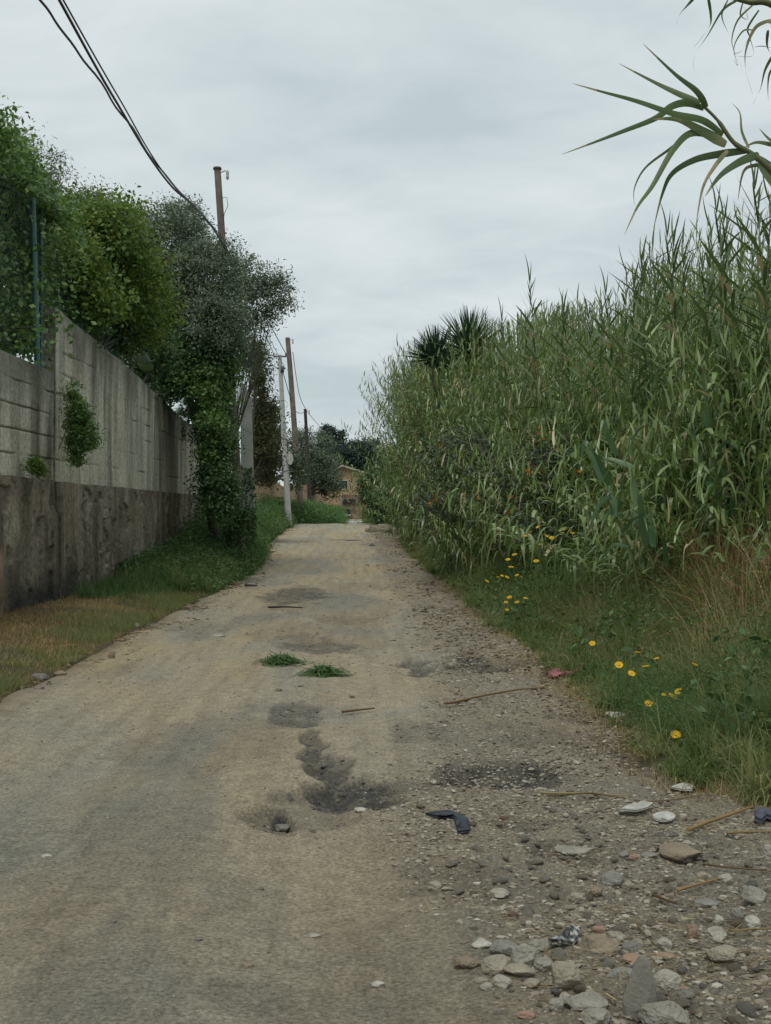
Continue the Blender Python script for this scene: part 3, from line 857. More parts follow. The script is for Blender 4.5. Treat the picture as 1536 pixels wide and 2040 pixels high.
def blobs_px(L):
    """(px, py, D, half width px, half height px, half depth m)"""
    out = []
    for (x, y, D, rx, ry, rd) in L:
        p = px(x, y, D); out.append((p.x, p.y, p.z, rx / F * D, rd, ry / F * D))
    return out
def gz(x, y): return Hs(x, y)

tree('fig_tree', 'dark green broad-leaved tree filling the far left above the lower wall, behind the fence', 'tree', (-6.6, 19.5, gz(-6.6, 19.5)),
     blobs_px([(20, 420, 19.5, 95, 110, 1.3), (-30, 560, 19, 120, 120, 1.3), (60, 590, 19.6, 75, 115, .5), (100, 480, 20.3, 60, 80, .9), (-60, 330, 19.5, 90, 90, 1.3), (-20, 690, 18.4, 90, 60, .6), (30, 340, 20, 50, 50, .8), (100, 620, 21.5, 60, 80, .6), (150, 560, 23, 30, 60, .5), (30, 660, 18.5, 70, 70, .8)]),
     430, 95, .095, M['treeA'], cr=.34, tr=.16, seed=3, clip=(-4.72, 6.0), aspect=.62, limbs=20)
tree('fig_tree', 'dark leafy branch tips poking into the sky at the upper left edge of the photo', 'tree', (-6.3, 17.5, gz(-6.3, 17.5)),
     blobs_px([(-20, 260, 17.5, 40, 60, .4), (-5, 225, 17.5, 22, 22, .2), (-60, 330, 17.5, 60, 80, .6)]), 34, 45, .10, M['treeA'], cr=.26, tr=.07, seed=5, aspect=.5, limbs=12)
tree('climbing_bush', 'yellow-green vine bush spilling over the fence at the high end of the taller wall', 'bush', (-5.6, 24, gz(-5.6, 24)),
     blobs_px([(205, 500, 24, 85, 90, 1.2), (255, 560, 25, 62, 80, .9), (175, 590, 22.5, 60, 60, .6), (250, 650, 26, 50, 40, .6), (150, 460, 24, 40, 55, .9), (290, 560, 26.5, 30, 50, .5), (130, 530, 22, 50, 70, .7), (225, 430, 25.5, 40, 36, .7), (300, 620, 27, 34, 50, .5)]),
     430, 85, .095, M['treeB'], cr=.33, tr=.1, seed=8, aspect=.6, limbs=18)
tree('climbing_bush', 'darker green bush hanging between the yellow-green vine and the wall top', 'bush', (-5.5, 27, gz(-5.5, 27)),
     blobs_px([(215, 660, 25.6, 65, 45, .5), (290, 700, 28.5, 50, 60, .5), (330, 740, 30.5, 45, 65, .5), (170, 620, 23, 40, 40, .4)]),
     190, 80, .085, M['ivy'], cr=.3, tr=.08, seed=9, aspect=.65, limbs=12)
tree('olive_tree', 'small grey-green olive showing behind the dark broad-leaved tree at the left', 'tree', (-7.4, 28, gz(-7.4, 28)),
     blobs_px([(70, 330, 28, 50, 50, .8), (40, 420, 28, 70, 70, 1), (100, 400, 28, 30, 50, .8)]), 110, 110, .085, M['olive'], cr=.32, tr=.1, seed=12, aspect=.3, limbs=14)
tree('olive_tree', 'grey olive top peeping out just above the yellow-green vine bush', 'tree', (-6.7, 31, gz(-6.7, 31)),
     blobs_px([(180, 420, 31, 50, 48, .8), (140, 460, 31, 50, 60, .8), (230, 470, 31, 40, 50, .8)]), 100, 110, .085, M['olive'], cr=.3, tr=.1, seed=13, aspect=.3, limbs=14)
tree('olive_tree', 'large grey-green olive tree around the tallest wooden pole', 'tree', (-5.0, 33, gz(-5.0, 33)),
     blobs_px([(345, 490, 32, 70, 85, 1.1), (400, 560, 31, 75, 85, 1.0), (330, 590, 31.5, 60, 80, .9), (430, 640, 30.5, 62, 70, .8), (370, 440, 32.5, 36, 40, .7), (300, 450, 32, 30, 36, .6), (455, 530, 32.5, 34, 45, .5), (300, 550, 31, 30, 70, .6)]),
     560, 125, .08, M['olive'], cr=.28, tr=.15, seed=14, aspect=.38, limbs=24, elong=1.2)
tree('olive_tree', 'sparse dark olive boughs reaching right over the lane, sky showing through', 'tree', (-3.5, 35.5, gz(-3.5, 35.5)),
     blobs_px([(510, 560, 34, 52, 50, .5), (548, 590, 34, 36, 45, .4), (480, 610, 34, 40, 50, .5), (530, 640, 34, 34, 25, .3), (500, 690, 35, 26, 50, .4)]),
     170, 60, .085, M['olive'], cr=.24, tr=.03, seed=15, aspect=.42, limbs=16, shell=.2)
tree('ivy_mass', 'dark ivy thicket tumbling over the end of the tall wall down to the weeds', 'ivy', (-3.35, 33.2, gz(-3.35, 33.2)),
     blobs_px([(405, 715, 31, 56, 65, .7), (424, 800, 31, 30, 90, .6), (432, 900, 30.5, 26, 100, .5), (418, 850, 31.5, 18, 70, .4), (422, 960, 31, 22, 50, .4), (474, 1050, 32, 20, 40, .4), (375, 725, 33, 40, 50, .5), (390, 660, 31.5, 80, 50, .7), (440, 985, 30, 30, 55, .45), (450, 700, 32.5, 28, 60, .4)]),
     560, 120, .07, M['ivy'], cr=.27, tr=.13, seed=16, aspect=.75, limbs=24, shell=.35)
tree('climbing_bush', 'lighter green shrub tangled into the dark ivy above the end of the tall wall', 'bush', (-3.5, 33.5, gz(-3.5, 33.5)),
     blobs_px([(400, 760, 30.3, 44, 60, .3), (430, 860, 30, 26, 60, .3), (380, 680, 30.8, 50, 40, .3), (450, 760, 31, 24, 50, .3)]), 110, 60, .10, M['treeA'], cr=.26, tr=.05, seed=17, aspect=.5, limbs=8, shell=.3)
tree('vine_covered_tree', 'brownish vine-covered tree between the ivied pillar and the white pole', 'tree', (-3.6, 44, gz(-3.6, 44)),
     blobs_px([(520, 800, 44, 20, 60, .8), (524, 870, 44, 22, 70, .8), (510, 720, 43, 16, 50, .6), (530, 920, 45, 20, 50, .6)]), 170, 80, .10, M['brownleaf'], cr=.34, tr=.12, seed=18, aspect=.5, limbs=20, shell=.3)
for lab, mm, sd, tb, bl, nc in [
    ('rounded green tree behind the white pole, partly hidden by the leaning pole', 'far', 21, (-4.4, 62), [(540, 850, 60, 26, 44, 1.2), (585, 935, 64, 18, 36, .8), (540, 900, 60, 26, 50, 1)], 110),
    ('grey-green olive tree between the leaning pole and the far dark pole', 'olive', 22, (-3.9, 91), [(640, 905, 92, 24, 44, 1.2), (600, 890, 91, 22, 44, 1.2), (655, 945, 92, 18, 40, 1)], 170),
    ('dark bushy tree around the foot of the far dark pole above the ochre wall', 'far', 23, (-2.9, 92), [(655, 960, 93, 26, 34, 1.2), (630, 930, 94, 30, 40, 1.2), (605, 945, 90, 28, 26, 1.2)], 130)]:
    B = blobs_px(bl)
    tree('roadside_tree', lab, 'tree', (tb[0], tb[1], gz(*tb)), B, nc, 70, .16, M[mm], cr=.5, tr=.14, seed=sd, aspect=.5, limbs=12, shell=.3)
tree('pine_tree', 'tall umbrella-shaped pine on the skyline at the end of the lane', 'tree', (-1.6, 170, 1.5),
     blobs_px([(652, 862, 170, 14, 14, 1.5), (672, 868, 170, 14, 12, 1.5), (662, 888, 170, 26, 10, 1.5), (680, 900, 168, 8, 20, 1.5)]), 110, 60, .32, M['pine'], cr=.55, tr=.3, seed=24, limbs=14, shell=.4)
tree('pine_tree', 'low dark spreading conifer behind the ochre house', 'tree', (2.0, 140, 1.5),
     blobs_px([(700, 905, 140, 34, 26, 2), (735, 900, 140, 26, 24, 2), (680, 925, 140, 26, 20, 2), (660, 915, 150, 24, 20, 2), (715, 925, 140, 30, 14, 2)]), 210, 60, .30, M['pine'], cr=.7, tr=.3, seed=25, limbs=14, shell=.3)
tree('hedge', 'dark rounded evergreen hedge overhanging the right side at the crest', 'hedge', (2.6, 63, gz(2.6, 63)),
     blobs_px([(752, 965, 62, 36, 40, 1), (772, 1000, 60, 40, 46, 1), (748, 990, 62, 30, 30, .8), (790, 940, 62, 40, 50, 1)]), 260, 75, .12, M['ivy'], cr=.4, tr=.12, seed=26, aspect=.6, limbs=10, shell=.4)
tree('small_shrub', 'small yellow-green shrub at the foot of the dark hedge by the crest', 'shrub', (1.35, 72, .6),
     blobs_px([(736, 1030, 72, 14, 22, .5), (745, 1045, 70, 16, 14, .5)]), 60, 60, .10, M['treeB'], cr=.25, tr=.03, seed=27, aspect=.5, limbs=8)
tree('distant_tree', 'hazy grey-green tree line standing behind the reeds to the right of the pine', 'tree', (5, 150, 1.5),
     blobs_px([(770, 930, 150, 60, 30, 2), (740, 940, 150, 30, 20, 2)]), 110, 50, .3, M['pine'], cr=.7, tr=.25, seed=28, limbs=8)
# plants growing out of the wall
for lab, P, B, nc, mm, sz, sd in [
    ('bushy green plant rooted in the joint where the lower wall meets the taller one', (-4.35, 19.88, 2.75), [(156, 835, 19.8, 22, 46, .16), (168, 870, 19.8, 28, 32, .18), (148, 790, 19.85, 12, 30, .12), (150, 900, 19.8, 14, 30, .12)], 210, 'treeA', .05, 31),
    ('fine-leaved tuft hanging from the top of the taller wall near its far end', (-4.05, 33.6, 3.6), [(355, 850, 33.5, 17, 36, .15), (368, 820, 34, 14, 30, .15)], 60, 'weed', .05, 32),
    ('small light green weed growing on the ledge of the brown render', (-4.42, 18.2, 1.95), [(72, 925, 18.1, 14, 14, .08), (84, 940, 18.1, 10, 8, .06)], 22, 'treeB', .05, 33)]:
    tree('wall_plant', lab, 'plant', P, blobs_px(B), nc, 45, sz, M[mm], cr=.085, tr=.006, seed=sd, aspect=.4, limbs=8, shell=.1, barkm=M['stem'])
o = empty('hanging_weed', (-4.3, 19.85, 3.3), 'grassy strands hanging over the bushy plant at the joint of the two walls', 'weed')
a = Acc(); r_ = np.random.RandomState(61); n = 160
p_ = np.stack([r_.normal(.06, .05, n), r_.normal(-.08, .06, n), r_.uniform(-1.0, .15, n)], -1)
ribbons(a, p_, np.stack([r_.uniform(0, 1, n), r_.normal(-.3, .5, n), r_.uniform(0, .9, n)], -1), r_.uniform(.15, .42, n), .012, r_.uniform(.4, 1.4, n), 4, r_.uniform(.2, 1, n), 'blade', rs=r_)
a.build('blades', M['grass'], o)
# large pad leaves lying on the wall top
o = empty('cactus_plant', (-4.35, 27.6, 4.2), 'dusty prickly pear pads slumped over the top of the taller wall', 'cactus')
for i, (x, y, D, rx, ry, an) in enumerate([(235, 690, 26.8, 26, 13, -.7), (268, 708, 27.6, 26, 12, -.6), (281, 728, 28.1, 17, 13, -.4), (218, 672, 26.2, 20, 12, -.6)]):
    p = px(x, y, D) - o.location; a = Acc(); V = []; n = 16
    for r_, yy in ((.0, -.04), (.75, -.03), (1.0, 0), (.75, .03), (0, .04)):
        for k in range(n):
            t = 2 * math.pi * k / n; u = math.cos(t) * rx / F * D * r_; w = math.sin(t) * ry / F * D * r_
            V.append((p.x + .1 + u * math.cos(an) - w * math.sin(an), p.y + yy, p.z + u * math.sin(an) + w * math.cos(an)))
    a.add(V, [[r * n + k, r * n + (k + 1) % n, (r + 1) * n + (k + 1) % n, (r + 1) * n + k] for r in range(4) for k in range(n)], .3 + .2 * i)
    a.build('pad', M['olive'] if i in (1,) else M['ivy'], o)

# ------------------------------------------------------------------ far house and walls
o = empty('ochre_house', (0, 112, 1), 'ochre plastered house with low gable roof and one dark window at the lane end', 'house')
def P0(x, y, D): p = px(x, y, D); return (p.x, p.y, p.z)
a = Acc(); D = 110
g = [P0(640, 950, D), P0(682, 930, D), P0(745, 950, D)]
wz = .3
V = [(g[0][0], D, wz), (g[2][0], D, wz), g[2], g[1], g[0]]
V2 = [(v[0], D + 9, v[2]) for v in V]
a.add(V, [[0, 1, 2, 3, 4]]); a.add(V2, [[4, 3, 2, 1, 0]])
for i, j in ((1, 2), (4, 0)): a.add([V[i], V[j], V2[j], V2[i]], [[3, 2, 1, 0]])
h = a.build('wall', M['ochre'], smooth=False); inv(h, o)
a = Acc()
for i, j, s in ((0, 1, -1), (1, 2, 1)):
    p, q = np.array(g[i]), np.array(g[j]); d = (q - p) / np.linalg.norm(q - p)
    if i == 0: p = p - d * .35
    else: q = q + d * .35
    y0, y1 = D - .4, D + 9.4; t = .16
    V = [(p[0], y0, p[2] + .02), (q[0], y0, q[2] + .02), (q[0], y1, q[2] + .02), (p[0], y1, p[2] + .02)]
    V += [(x, y, z + t) for x, y, z in V]
    a.add(V, [[0, 3, 2, 1], [4, 5, 6, 7], [0, 1, 5, 4], [1, 2, 6, 5], [2, 3, 7, 6], [3, 0, 4, 7]])
r = a.build('roof', M['roof'], smooth=False); inv(r, o)
c0 = px(685, 965, D)
a = Acc(); box(a, c0.x - .3, c0.x + .3, D - .03, D + .02, c0.z - .34, c0.z + .3); w = a.build('window', M['darkwin'], smooth=False); inv(w, o)
a = Acc()
for x0, x1, z0, z1 in ((-.38, -.3, -.4, .38), (.3, .38, -.4, .38), (-.3, .3, .3, .38), (-.42, .42, -.46, -.4)):
    box(a, c0.x + x0, c0.x + x1, D - .07, D + .02, c0.z + z0, c0.z + z1)
f = a.build('frame', M['roof'], smooth=False); f.parent = w
# terrace wall below the house
o = empty('terrace_wall', (1, 101, .8), 'crumbling brown rubble terrace wall with a dark opening below the ochre house', 'wall')
a = Acc(); D = 101; zt = px(700, 985, D).z
xa, xb = px(681, 985, D).x, px(760, 985, D).x
ox0, ox1 = px(683, 1, D).x, px(697, 1, D).x
z1, z2 = px(1, 1030, D).z, px(1, 1020, D).z
ys_ = np.linspace(xa, xb, 40); zs_ = np.linspace(.4, zt, 24)
Xg, Zg = np.meshgrid(ys_, zs_); Yg = D + .12 * (fbm(Xg * 2, Zg * 2, 5, 4) - .5); Zg = Zg + (Zg > zt - .3) * .25 * (fbm(Xg * 2, Xg * 0, 6, 2) - .5)
a.add(np.stack([Xg, Yg, Zg], -1).reshape(-1, 3), grid_faces(40, 24)[:, ::-1])
inv(a.build('rubble_face', M['stonewall']), o)
for zc, nm in ((1018, 0), (998, 1)):
    c1 = px(690 + 6 * nm, zc, D); a = Acc(); box(a, c1.x - .3 - .2 * nm, c1.x + .3 + .2 * nm, D - .16, D - .07, c1.z - .16, c1.z + .14); inv(a.build('opening', M['darkwin'], smooth=False), o)
c1 = px(691, 1026, D); a = Acc(); box(a, c1.x - .3, c1.x + .3, D - .2, D - .06, c1.z - .06, c1.z + .06); inv(a.build('ledge', M['conc'], smooth=False), o)
a = Acc(); c1 = px(678.5, 1000, 96); box(a, c1.x - .09, c1.x + .09, 96, 96.2, .7, px(1, 990, 96).z); tag(a.build('gate_post', M['conc'], smooth=False), 'narrow white gate post beside the pale concrete path', 'post')
# ochre garden walls left of the lane
for lab, pts, nm in (('ochre garden wall with a sloping top just behind the white concrete pole', [(505, 918, 52), (530, 938, 60), (566, 972, 74)], 0),
                     ('low straight ochre garden wall seen between the leaning pole and the far dark pole', [(567, 969, 74.6), (596, 966, 84), (620, 966, 92), (648, 968, 100)], 1)):
    a = Acc(); V = []
    for x, y, D in pts:
        p = px(x, y, D)
        for dx in (0, -.25):
            V += [(p.x + dx, D, .2), (p.x + dx, D, p.z)]
    Fc = []
    for i in range(len(pts) - 1):
        b = 4 * i; c = b + 4
        Fc += [[b, b + 1, c + 1, c], [b + 1, b + 3, c + 3, c + 1], [b + 3, b + 2, c + 2, c + 3]]
    Fc += [[0, 2, 3, 1]]
    a.add(V, Fc); tag(a.build('garden_wall', M['ochre'], smooth=False), lab, 'wall')

# ------------------------------------------------------------------ reeds
def reeds(al, ac, bx, by, bz, h, lx, ly, K, LL, LW, rs, r0=.012, droop=(.45, 1.1), smin=.12, upl=0.0):
    N = len(bx)
    B = np.stack([bx, by, bz], -1); h = np.asarray(h)
    def cpt(s):                                            # s (N,) or (N,K)
        if s.ndim == 1:
            return B + np.stack([lx * s ** 1.8, ly * s ** 1.8, h * s], -1)
        return B[:, None] + np.stack([lx[:, None] * s ** 1.8, ly[:, None] * s ** 1.8, h[:, None] * s], -1)
    # canes
    sides = 4; S = np.linspace(0, 1, 7)
    rings = []
    for s in S:
        c = cpt(np.full(N, s)); rr = r0 * (1 - .75 * s)
        for k in range(sides):
            t = 2 * math.pi * k / sides
            rings.append(c + np.array([math.cos(t) * rr, math.sin(t) * rr, 0]))
    V = np.stack(rings, 1).reshape(-1, 3)
    f = []
    for i in range(len(S) - 1):
        for k in range(sides): f.append([i * sides + k, i * sides + (k + 1) % sides, (i + 1) * sides + (k + 1) % sides, (i + 1) * sides + k])
    f = np.array(f); n = sides * len(S)
    ac.add(V, (f[None] + (np.arange(N) * n)[:, None, None]).reshape(-1, 4), np.repeat(rs.uniform(0, 1, N), len(f)))
    # leaves
    s = smin + (1 - smin) * (np.arange(K) + rs.uniform(-.3, .3, (N, K))) / (K - 1); s = np.clip(s, smin, .995)
    P = cpt(s)
    az0 = rs.uniform(0, 2 * math.pi, N)[:, None]
    az = az0 + np.pi * (np.arange(K) % 2) + rs.normal(0, .5, (N, K))
    el = .62 + .25 * rs.normal(0, 1, (N, K)) + .65 * s ** 5
    D = np.stack([np.cos(az) * np.cos(el), np.sin(az) * np.cos(el), np.sin(el)], -1)
    tip = (s > .9)
    Lf = LL * rs.uniform(.6, 1.15, (N, K)) * (1 - .35 * tip)
    Wf = LW * rs.uniform(.7, 1.15, (N, K)) * (1 - .35 * tip)
    dr = rs.uniform(droop[0], droop[1], (N, K)) * (1 - .85 * tip)
    tint = np.clip(rs.uniform(.1, .8, N)[:, None] * .55 + rs.uniform(0, 1, (N, K)) * .5, 0, .93)
    tint = np.where(rs.uniform(0, 1, (N, K)) < .05 + .10 * (s < .35), 1.0, tint)
    ribbons(al, P.reshape(-1, 3), D.reshape(-1, 3), Lf.ravel(), Wf.ravel(), dr.ravel(), 5, tint.ravel(), 'reed', curl=.12, rs=rs)

def front_x(y): return np.interp(y, [9, 12, 14, 17, 24, 30, 40, 48, 53], [4.4, 4.15, 3.85, 3.6, 3.2, 2.85, 2.6, 2.4, 2.45])
SILX = [690, 725, 760, 800, 850, 960, 1020, 1080, 1150, 1240, 1300, 1400, 1536, 1700]
SILY = [900, 790, 730, 690, 672, 672, 680, 650, 640, 610, 540, 505, 450, 420]
def cap_h(x, y):
    return EYE + (1020 - np.interp(690 + F * x / y, SILX, SILY)) * y / F
rs = np.random.RandomState(101)
NC = 165
cy_ = np.concatenate([rs.uniform(11.2, 30, NC // 2), rs.uniform(28, 52, NC - NC // 2)])
cdep = rs.beta(.9, 1.3, NC) * 3.6
cdep[:8] = rs.uniform(0, .8, 8)
chm = np.clip(.62 + .16 * cdep + rs.normal(0, .09, NC) + .26 * sstep(27, 36, cy_) - .05 * (cy_ < 27), .5, 1.0 + .08 * (cy_ > 30))
N = 7600
ci = rs.randint(0, NC, N)
th = rs.uniform(0, 6.283, N); rr_ = np.abs(rs.normal(0, .32, N))
bx = front_x(cy_[ci]) + cdep[ci] + .15 + np.cos(th) * rr_; by = cy_[ci] + np.sin(th) * rr_ * 1.4
dep = bx - front_x(by)
bz = base(bx, by)
out_ = np.clip(rr_ / .35, .1, 1.6) * rs.uniform(.4, 1.5, N)
lx = np.cos(th) * out_ * .95 - .15 - 1.5 * sstep(34, 44, by) * (dep < 1.8) * rs.uniform(0, 1, N) ** 1.2
ly = np.sin(th) * out_ * 1.1
hc = cap_h(bx + lx * .8, by) - bz
h = np.minimum(hc, 6.0) * np.clip(chm[ci] * rs.normal(.97, .09, N) - .10 * out_, .3, 1.08)
low = rs.uniform(0, 1, N) < np.where(dep < .9, .30, .10)
h = np.where(low, h * rs.uniform(.3, .65, N), h)
h = np.clip(h, .8, 6.2)
keep = (bx > front_x(by) - .5)
bx, by, bz, h, lx, ly, dep = bx[keep], by[keep], bz[keep], h[keep], lx[keep], ly[keep], dep[keep]
al = Acc(); ac = Acc()
far = by > 30
reeds(al, ac, bx[~far], by[~far], bz[~far], h[~far], lx[~far], ly[~far], 36, .52, .044, rs, smin=.05, droop=(.4, 1.5))
reeds(al, ac, bx[far], by[far], bz[far], h[far], lx[far], ly[far], 30, .48, .053, rs, smin=.05, droop=(.5, 1.5))
ro = al.build('reed_bed', M['reed'])
tag(ro, 'dense bank of tall green reeds leaning over the right side of the lane', 'reeds', kind='stuff')
co = ac.build('canes', M['cane'], ro)

# reeds whose tops stand out against the sky: things of their own
def one_reed(name, label, base_, h, lx, ly, K, LL, LW, seed, group=None, m='reedtop', r0=.012, droop=(.3, .9), smin=.3):
    rs = np.random.RandomState(seed)
    o = empty(name, base_, label, 'reed', group)
    al = Acc(); ac = Acc()
    reeds(al, ac, np.zeros(1), np.zeros(1), np.zeros(1), np.array([h]), np.array([lx]), np.array([ly]), K, LL, LW, rs, r0, droop, smin)
    al.build('leaves', M[m], o); ac.build('stem', M['cane'], o)
    return o
protos = []
for i in range(4):
    protos.append((one_reed('giant_reed', None, (0, 0, 0), 1.0 * 5.2, -.25 + .15 * i, .1, 26, .72, .040, 200 + i, droop=(.0, .6), smin=.55)))
TOPS = [(1062, 548, 21), (1048, 590, 22), (1225, 545, 17), (1250, 540, 17.5), (1215, 570, 18), (1290, 480, 15.5), (1322, 500, 16), (1160, 600, 20),
        (1130, 610, 21), (1350, 470, 15), (1395, 475, 14.5), (1425, 450, 14), (1455, 420, 13.5), (1500, 400, 13), (1525, 380, 12.5), (1375, 500, 16), (1180, 620, 19), (1100, 630, 22),
        (1020, 640, 24), (790, 680, 42), (770, 720, 44), (742, 730, 45), (1270, 560, 18), (1480, 470, 14.5), (1410, 520, 16), (815, 690, 40), (735, 780, 46), (730, 830, 46), (1005, 625, 25), (1310, 540, 17), (1300, 455, 15.2), (1365, 440, 14.6), (1440, 400, 13.8), (1490, 360, 12.9), (1240, 500, 17), (1205, 530, 18), (1340, 450, 15), (1142, 590, 20.5), (1092, 600, 21.5), (1478, 385, 13), (1518, 350, 12.4), (1272, 505, 16)]
for i, (x, y, D) in enumerate(TOPS):
    p = px(x, y, D); pr = protos[i % 4]
    gx = p.x + .2
    if D > 36:
        gx = max(2.45, p.x + .3); g0 = float(base(np.array([gx]), np.array([D]))[0])
        tag(one_reed('giant_reed', 'thin reed top against the sky at the far left end of the reed bank', (gx, D, g0), p.z - g0, p.x - gx, 0, 26, .55, .05, 400 + i, 'reed tops at the far end of the bank', droop=(.3, 1.1)), cat='reed'); continue
    g0 = float(base(np.array([gx]), np.array([D]))[0]); hh = p.z - g0
    if i < 4: o = pr; ch = None
    else:
        o = pr.copy(); COL.objects.link(o)
        for c in list(pr.children):
            k = c.copy(); COL.objects.link(k); k.parent = o
    s = hh / 5.25
    o.location = (gx, D, g0); o.scale = (1, 1, s) if D < 30 else (3.6, 1.2, s)
    o.rotation_euler = (0, 0, (0.0, .5, -.4, .8)[i % 4] * .5)
    o['category'] = 'reed'
    if D > 36: o['label'] = 'thin reed top against the sky at the far left end of the reed bank'; o['group'] = 'reed tops at the far end of the bank'
    elif i < 2: o['label'] = 'tall reed spike standing alone above the bank, just right of the fan palms'; o['group'] = 'paired lone reed spikes right of the palms'
    elif x > 1440: o['label'] = 'tall reed at the right edge below the overhanging reed head'; o['group'] = 'reeds at the right edge'
    elif i in (2, 3, 4): o['label'] = 'pointed reed top of the tight cluster rising above the middle of the bank'; o['group'] = 'tight cluster of reed tops mid-bank'
    else: o['label'] = 'reed top standing out of the skyline of the reed bank'; o['group'] = 'reed tops along the skyline'

# broad-leaved young reeds in front
WR = [(1265, 1170, 14.2, 1.7, -.75, 'broad-leaved young reed with blue-green ribbons bending left, left one of the front pair', 41), (1300, 1165, 14.6, 1.15, .1, 'short broad-leaved reed clump standing straight behind the bent one', 42),
      (1440, 1080, 15.5, 2.1, -.35, 'broad-leaved blue-green reed further right above the dry brown stalks', 43), (1190, 1150, 17, 1.7, -.5, 'broad-leaved reed nearest the daisies at the left of the front clump', 44), (1470, 1120, 14.5, 1.5, .2, 'small broad-leaved reed at the right among dry stalks', 45)]
WR = [w for w in WR if w[-1] in (42, 44, 45)]
for x, y, D, h, lx, lab, sd in WR:
    p = px(x, y, D); g0 = float(base(np.array([p.x]), np.array([D]))[0])
    one_reed('young_reed', lab, (p.x, D, g0), h * 1.35, lx, -.3, 15, .62, .085, sd, m='wide', r0=.013, droop=(.5, 1.3), smin=.2)

# overhanging foreground reed, upper right
def strip(acc, P, W, D0, D1, r=.5, tw=0.0):
    P = smooth_pts([px(x, y, D0 + (D1 - D0) * i / (len(P) - 1)) for i, (x, y) in enumerate(P)], 6)
    n = len(P); V = []
    for i, p in enumerate(P):
        t = i / (n - 1)
        d = (P[min(i + 1, n - 1)] - P[max(i - 1, 0)]).normalized()
        s = d.cross(Vector((0, 1, 0)).lerp(Vector((0, .6, .8)), .25)).normalized()
        nn = d.cross(s).normalized()
        s = s * math.cos(tw * t + .2) + nn * math.sin(tw * t + .2)
        w = 1.0 * W * (min(1, .6 + 2.5 * t) * (1 - t ** 1.7) + .03)
        V += [p - s * w * .5, p + nn * w * .10, p + s * w * .5]
    f = []
    for i in range(n - 1): f += [[3 * i, 3 * i + 1, 3 * i + 4, 3 * i + 3], [3 * i + 1, 3 * i + 2, 3 * i + 5, 3 * i + 4]]
    tt = np.repeat(np.linspace(0, 1, n - 1), 2); rv = np.where(tt > .86, .95, np.clip(r + .25 * (vnoise(tt * 9, tt * 0, int(r * 100)) - .5), 0, 1))
    acc.add([tuple(v) for v in V], f, rv)
def YOUNG():
    for lab, st, LV in [
        ('broad-leaved young reed with hanging blue-green ribbons bending left, in front of the reed bank', [(1290, 1225), (1262, 1120), (1236, 1050), (1213, 1000), (1190, 930), (1172, 882)],
         [([(1200, 962), (1184, 915), (1168, 882), (1160, 900), (1155, 930)], .075), ([(1215, 965), (1196, 925), (1174, 884)], .085), ([(1232, 1030), (1222, 985), (1206, 956)], .10), ([(1234, 1020), (1238, 965), (1244, 925)], .06),
          ([(1268, 1050), (1265, 985), (1258, 936), (1268, 930)], .065), ([(1288, 1085), (1279, 1030), (1274, 986), (1286, 984)], .095), ([(1302, 1090), (1297, 1040), (1290, 1000)], .085), ([(1328, 1130), (1324, 1085), (1319, 1058)], .075),
          ([(1217, 990), (1196, 1003), (1181, 1035), (1175, 1058)], .055), ([(1223, 1015), (1206, 1028), (1197, 1054)], .045), ([(1264, 932), (1236, 921), (1210, 914), (1194, 926)], .055), ([(1228, 905), (1212, 868), (1202, 838), (1196, 860)], .075), ([(1256, 908), (1262, 872), (1280, 851), (1302, 845)], .04),
          ([(1240, 1060), (1262, 1035), (1282, 1030), (1290, 1060)], .05), ([(1252, 1090), (1226, 1085), (1210, 1100), (1204, 1130)], .04)]),
        ('second broad-leaved young reed with hanging ribbons, nearer the right edge above the dry stalks', [(1470, 1190), (1455, 1090), (1438, 1010), (1425, 960), (1408, 860)],
         [([(1424, 985), (1402, 940), (1386, 880), (1382, 840)], .075), ([(1432, 1000), (1430, 950), (1420, 890)], .095), ([(1447, 1040), (1438, 1005), (1430, 1006)], .07), ([(1462, 1030), (1456, 992), (1447, 990)], .075), ([(1402, 945), (1438, 940), (1480, 922)], .035), ([(1452, 955), (1432, 930), (1414, 938)], .06),
          ([(1415, 870), (1412, 820), (1398, 760), (1384, 735)], .06), ([(1428, 900), (1450, 880), (1476, 900), (1484, 930)], .06), ([(1405, 850), (1408, 815), (1402, 790)], .07)])]:
        r0 = px(st[0][0], st[0][1], 12.8); r0.z = Hs(r0.x, r0.y)
        o = empty('young_reed', r0, lab, 'reed')
        a = Acc()
        for i, (P, W) in enumerate(LV): strip(a, P, W, 12.75, 12.2 if i % 2 else 12.9, .2 + .1 * (i % 6), .6)
        q = a.build('leaves', M['wide']); inv(q, o)
        a = Acc(); Q = [r0] + [px(x, y, 12.8) for x, y in st[1:]]
        Q = smooth_pts(Q, 6); tube(a, Q, [.016 - .010 * i / len(Q) for i in range(len(Q))], 7)
        q = a.build('stem', M['cane']); inv(q, o)
D = 6.0
root = px(1620, 1500, 6.4); root.z = Hs(root.x, root.y)
o = empty('overhanging_reed', root, 'large reed head with long strap leaves reaching into the sky at the upper right', 'reed')
a = Acc()
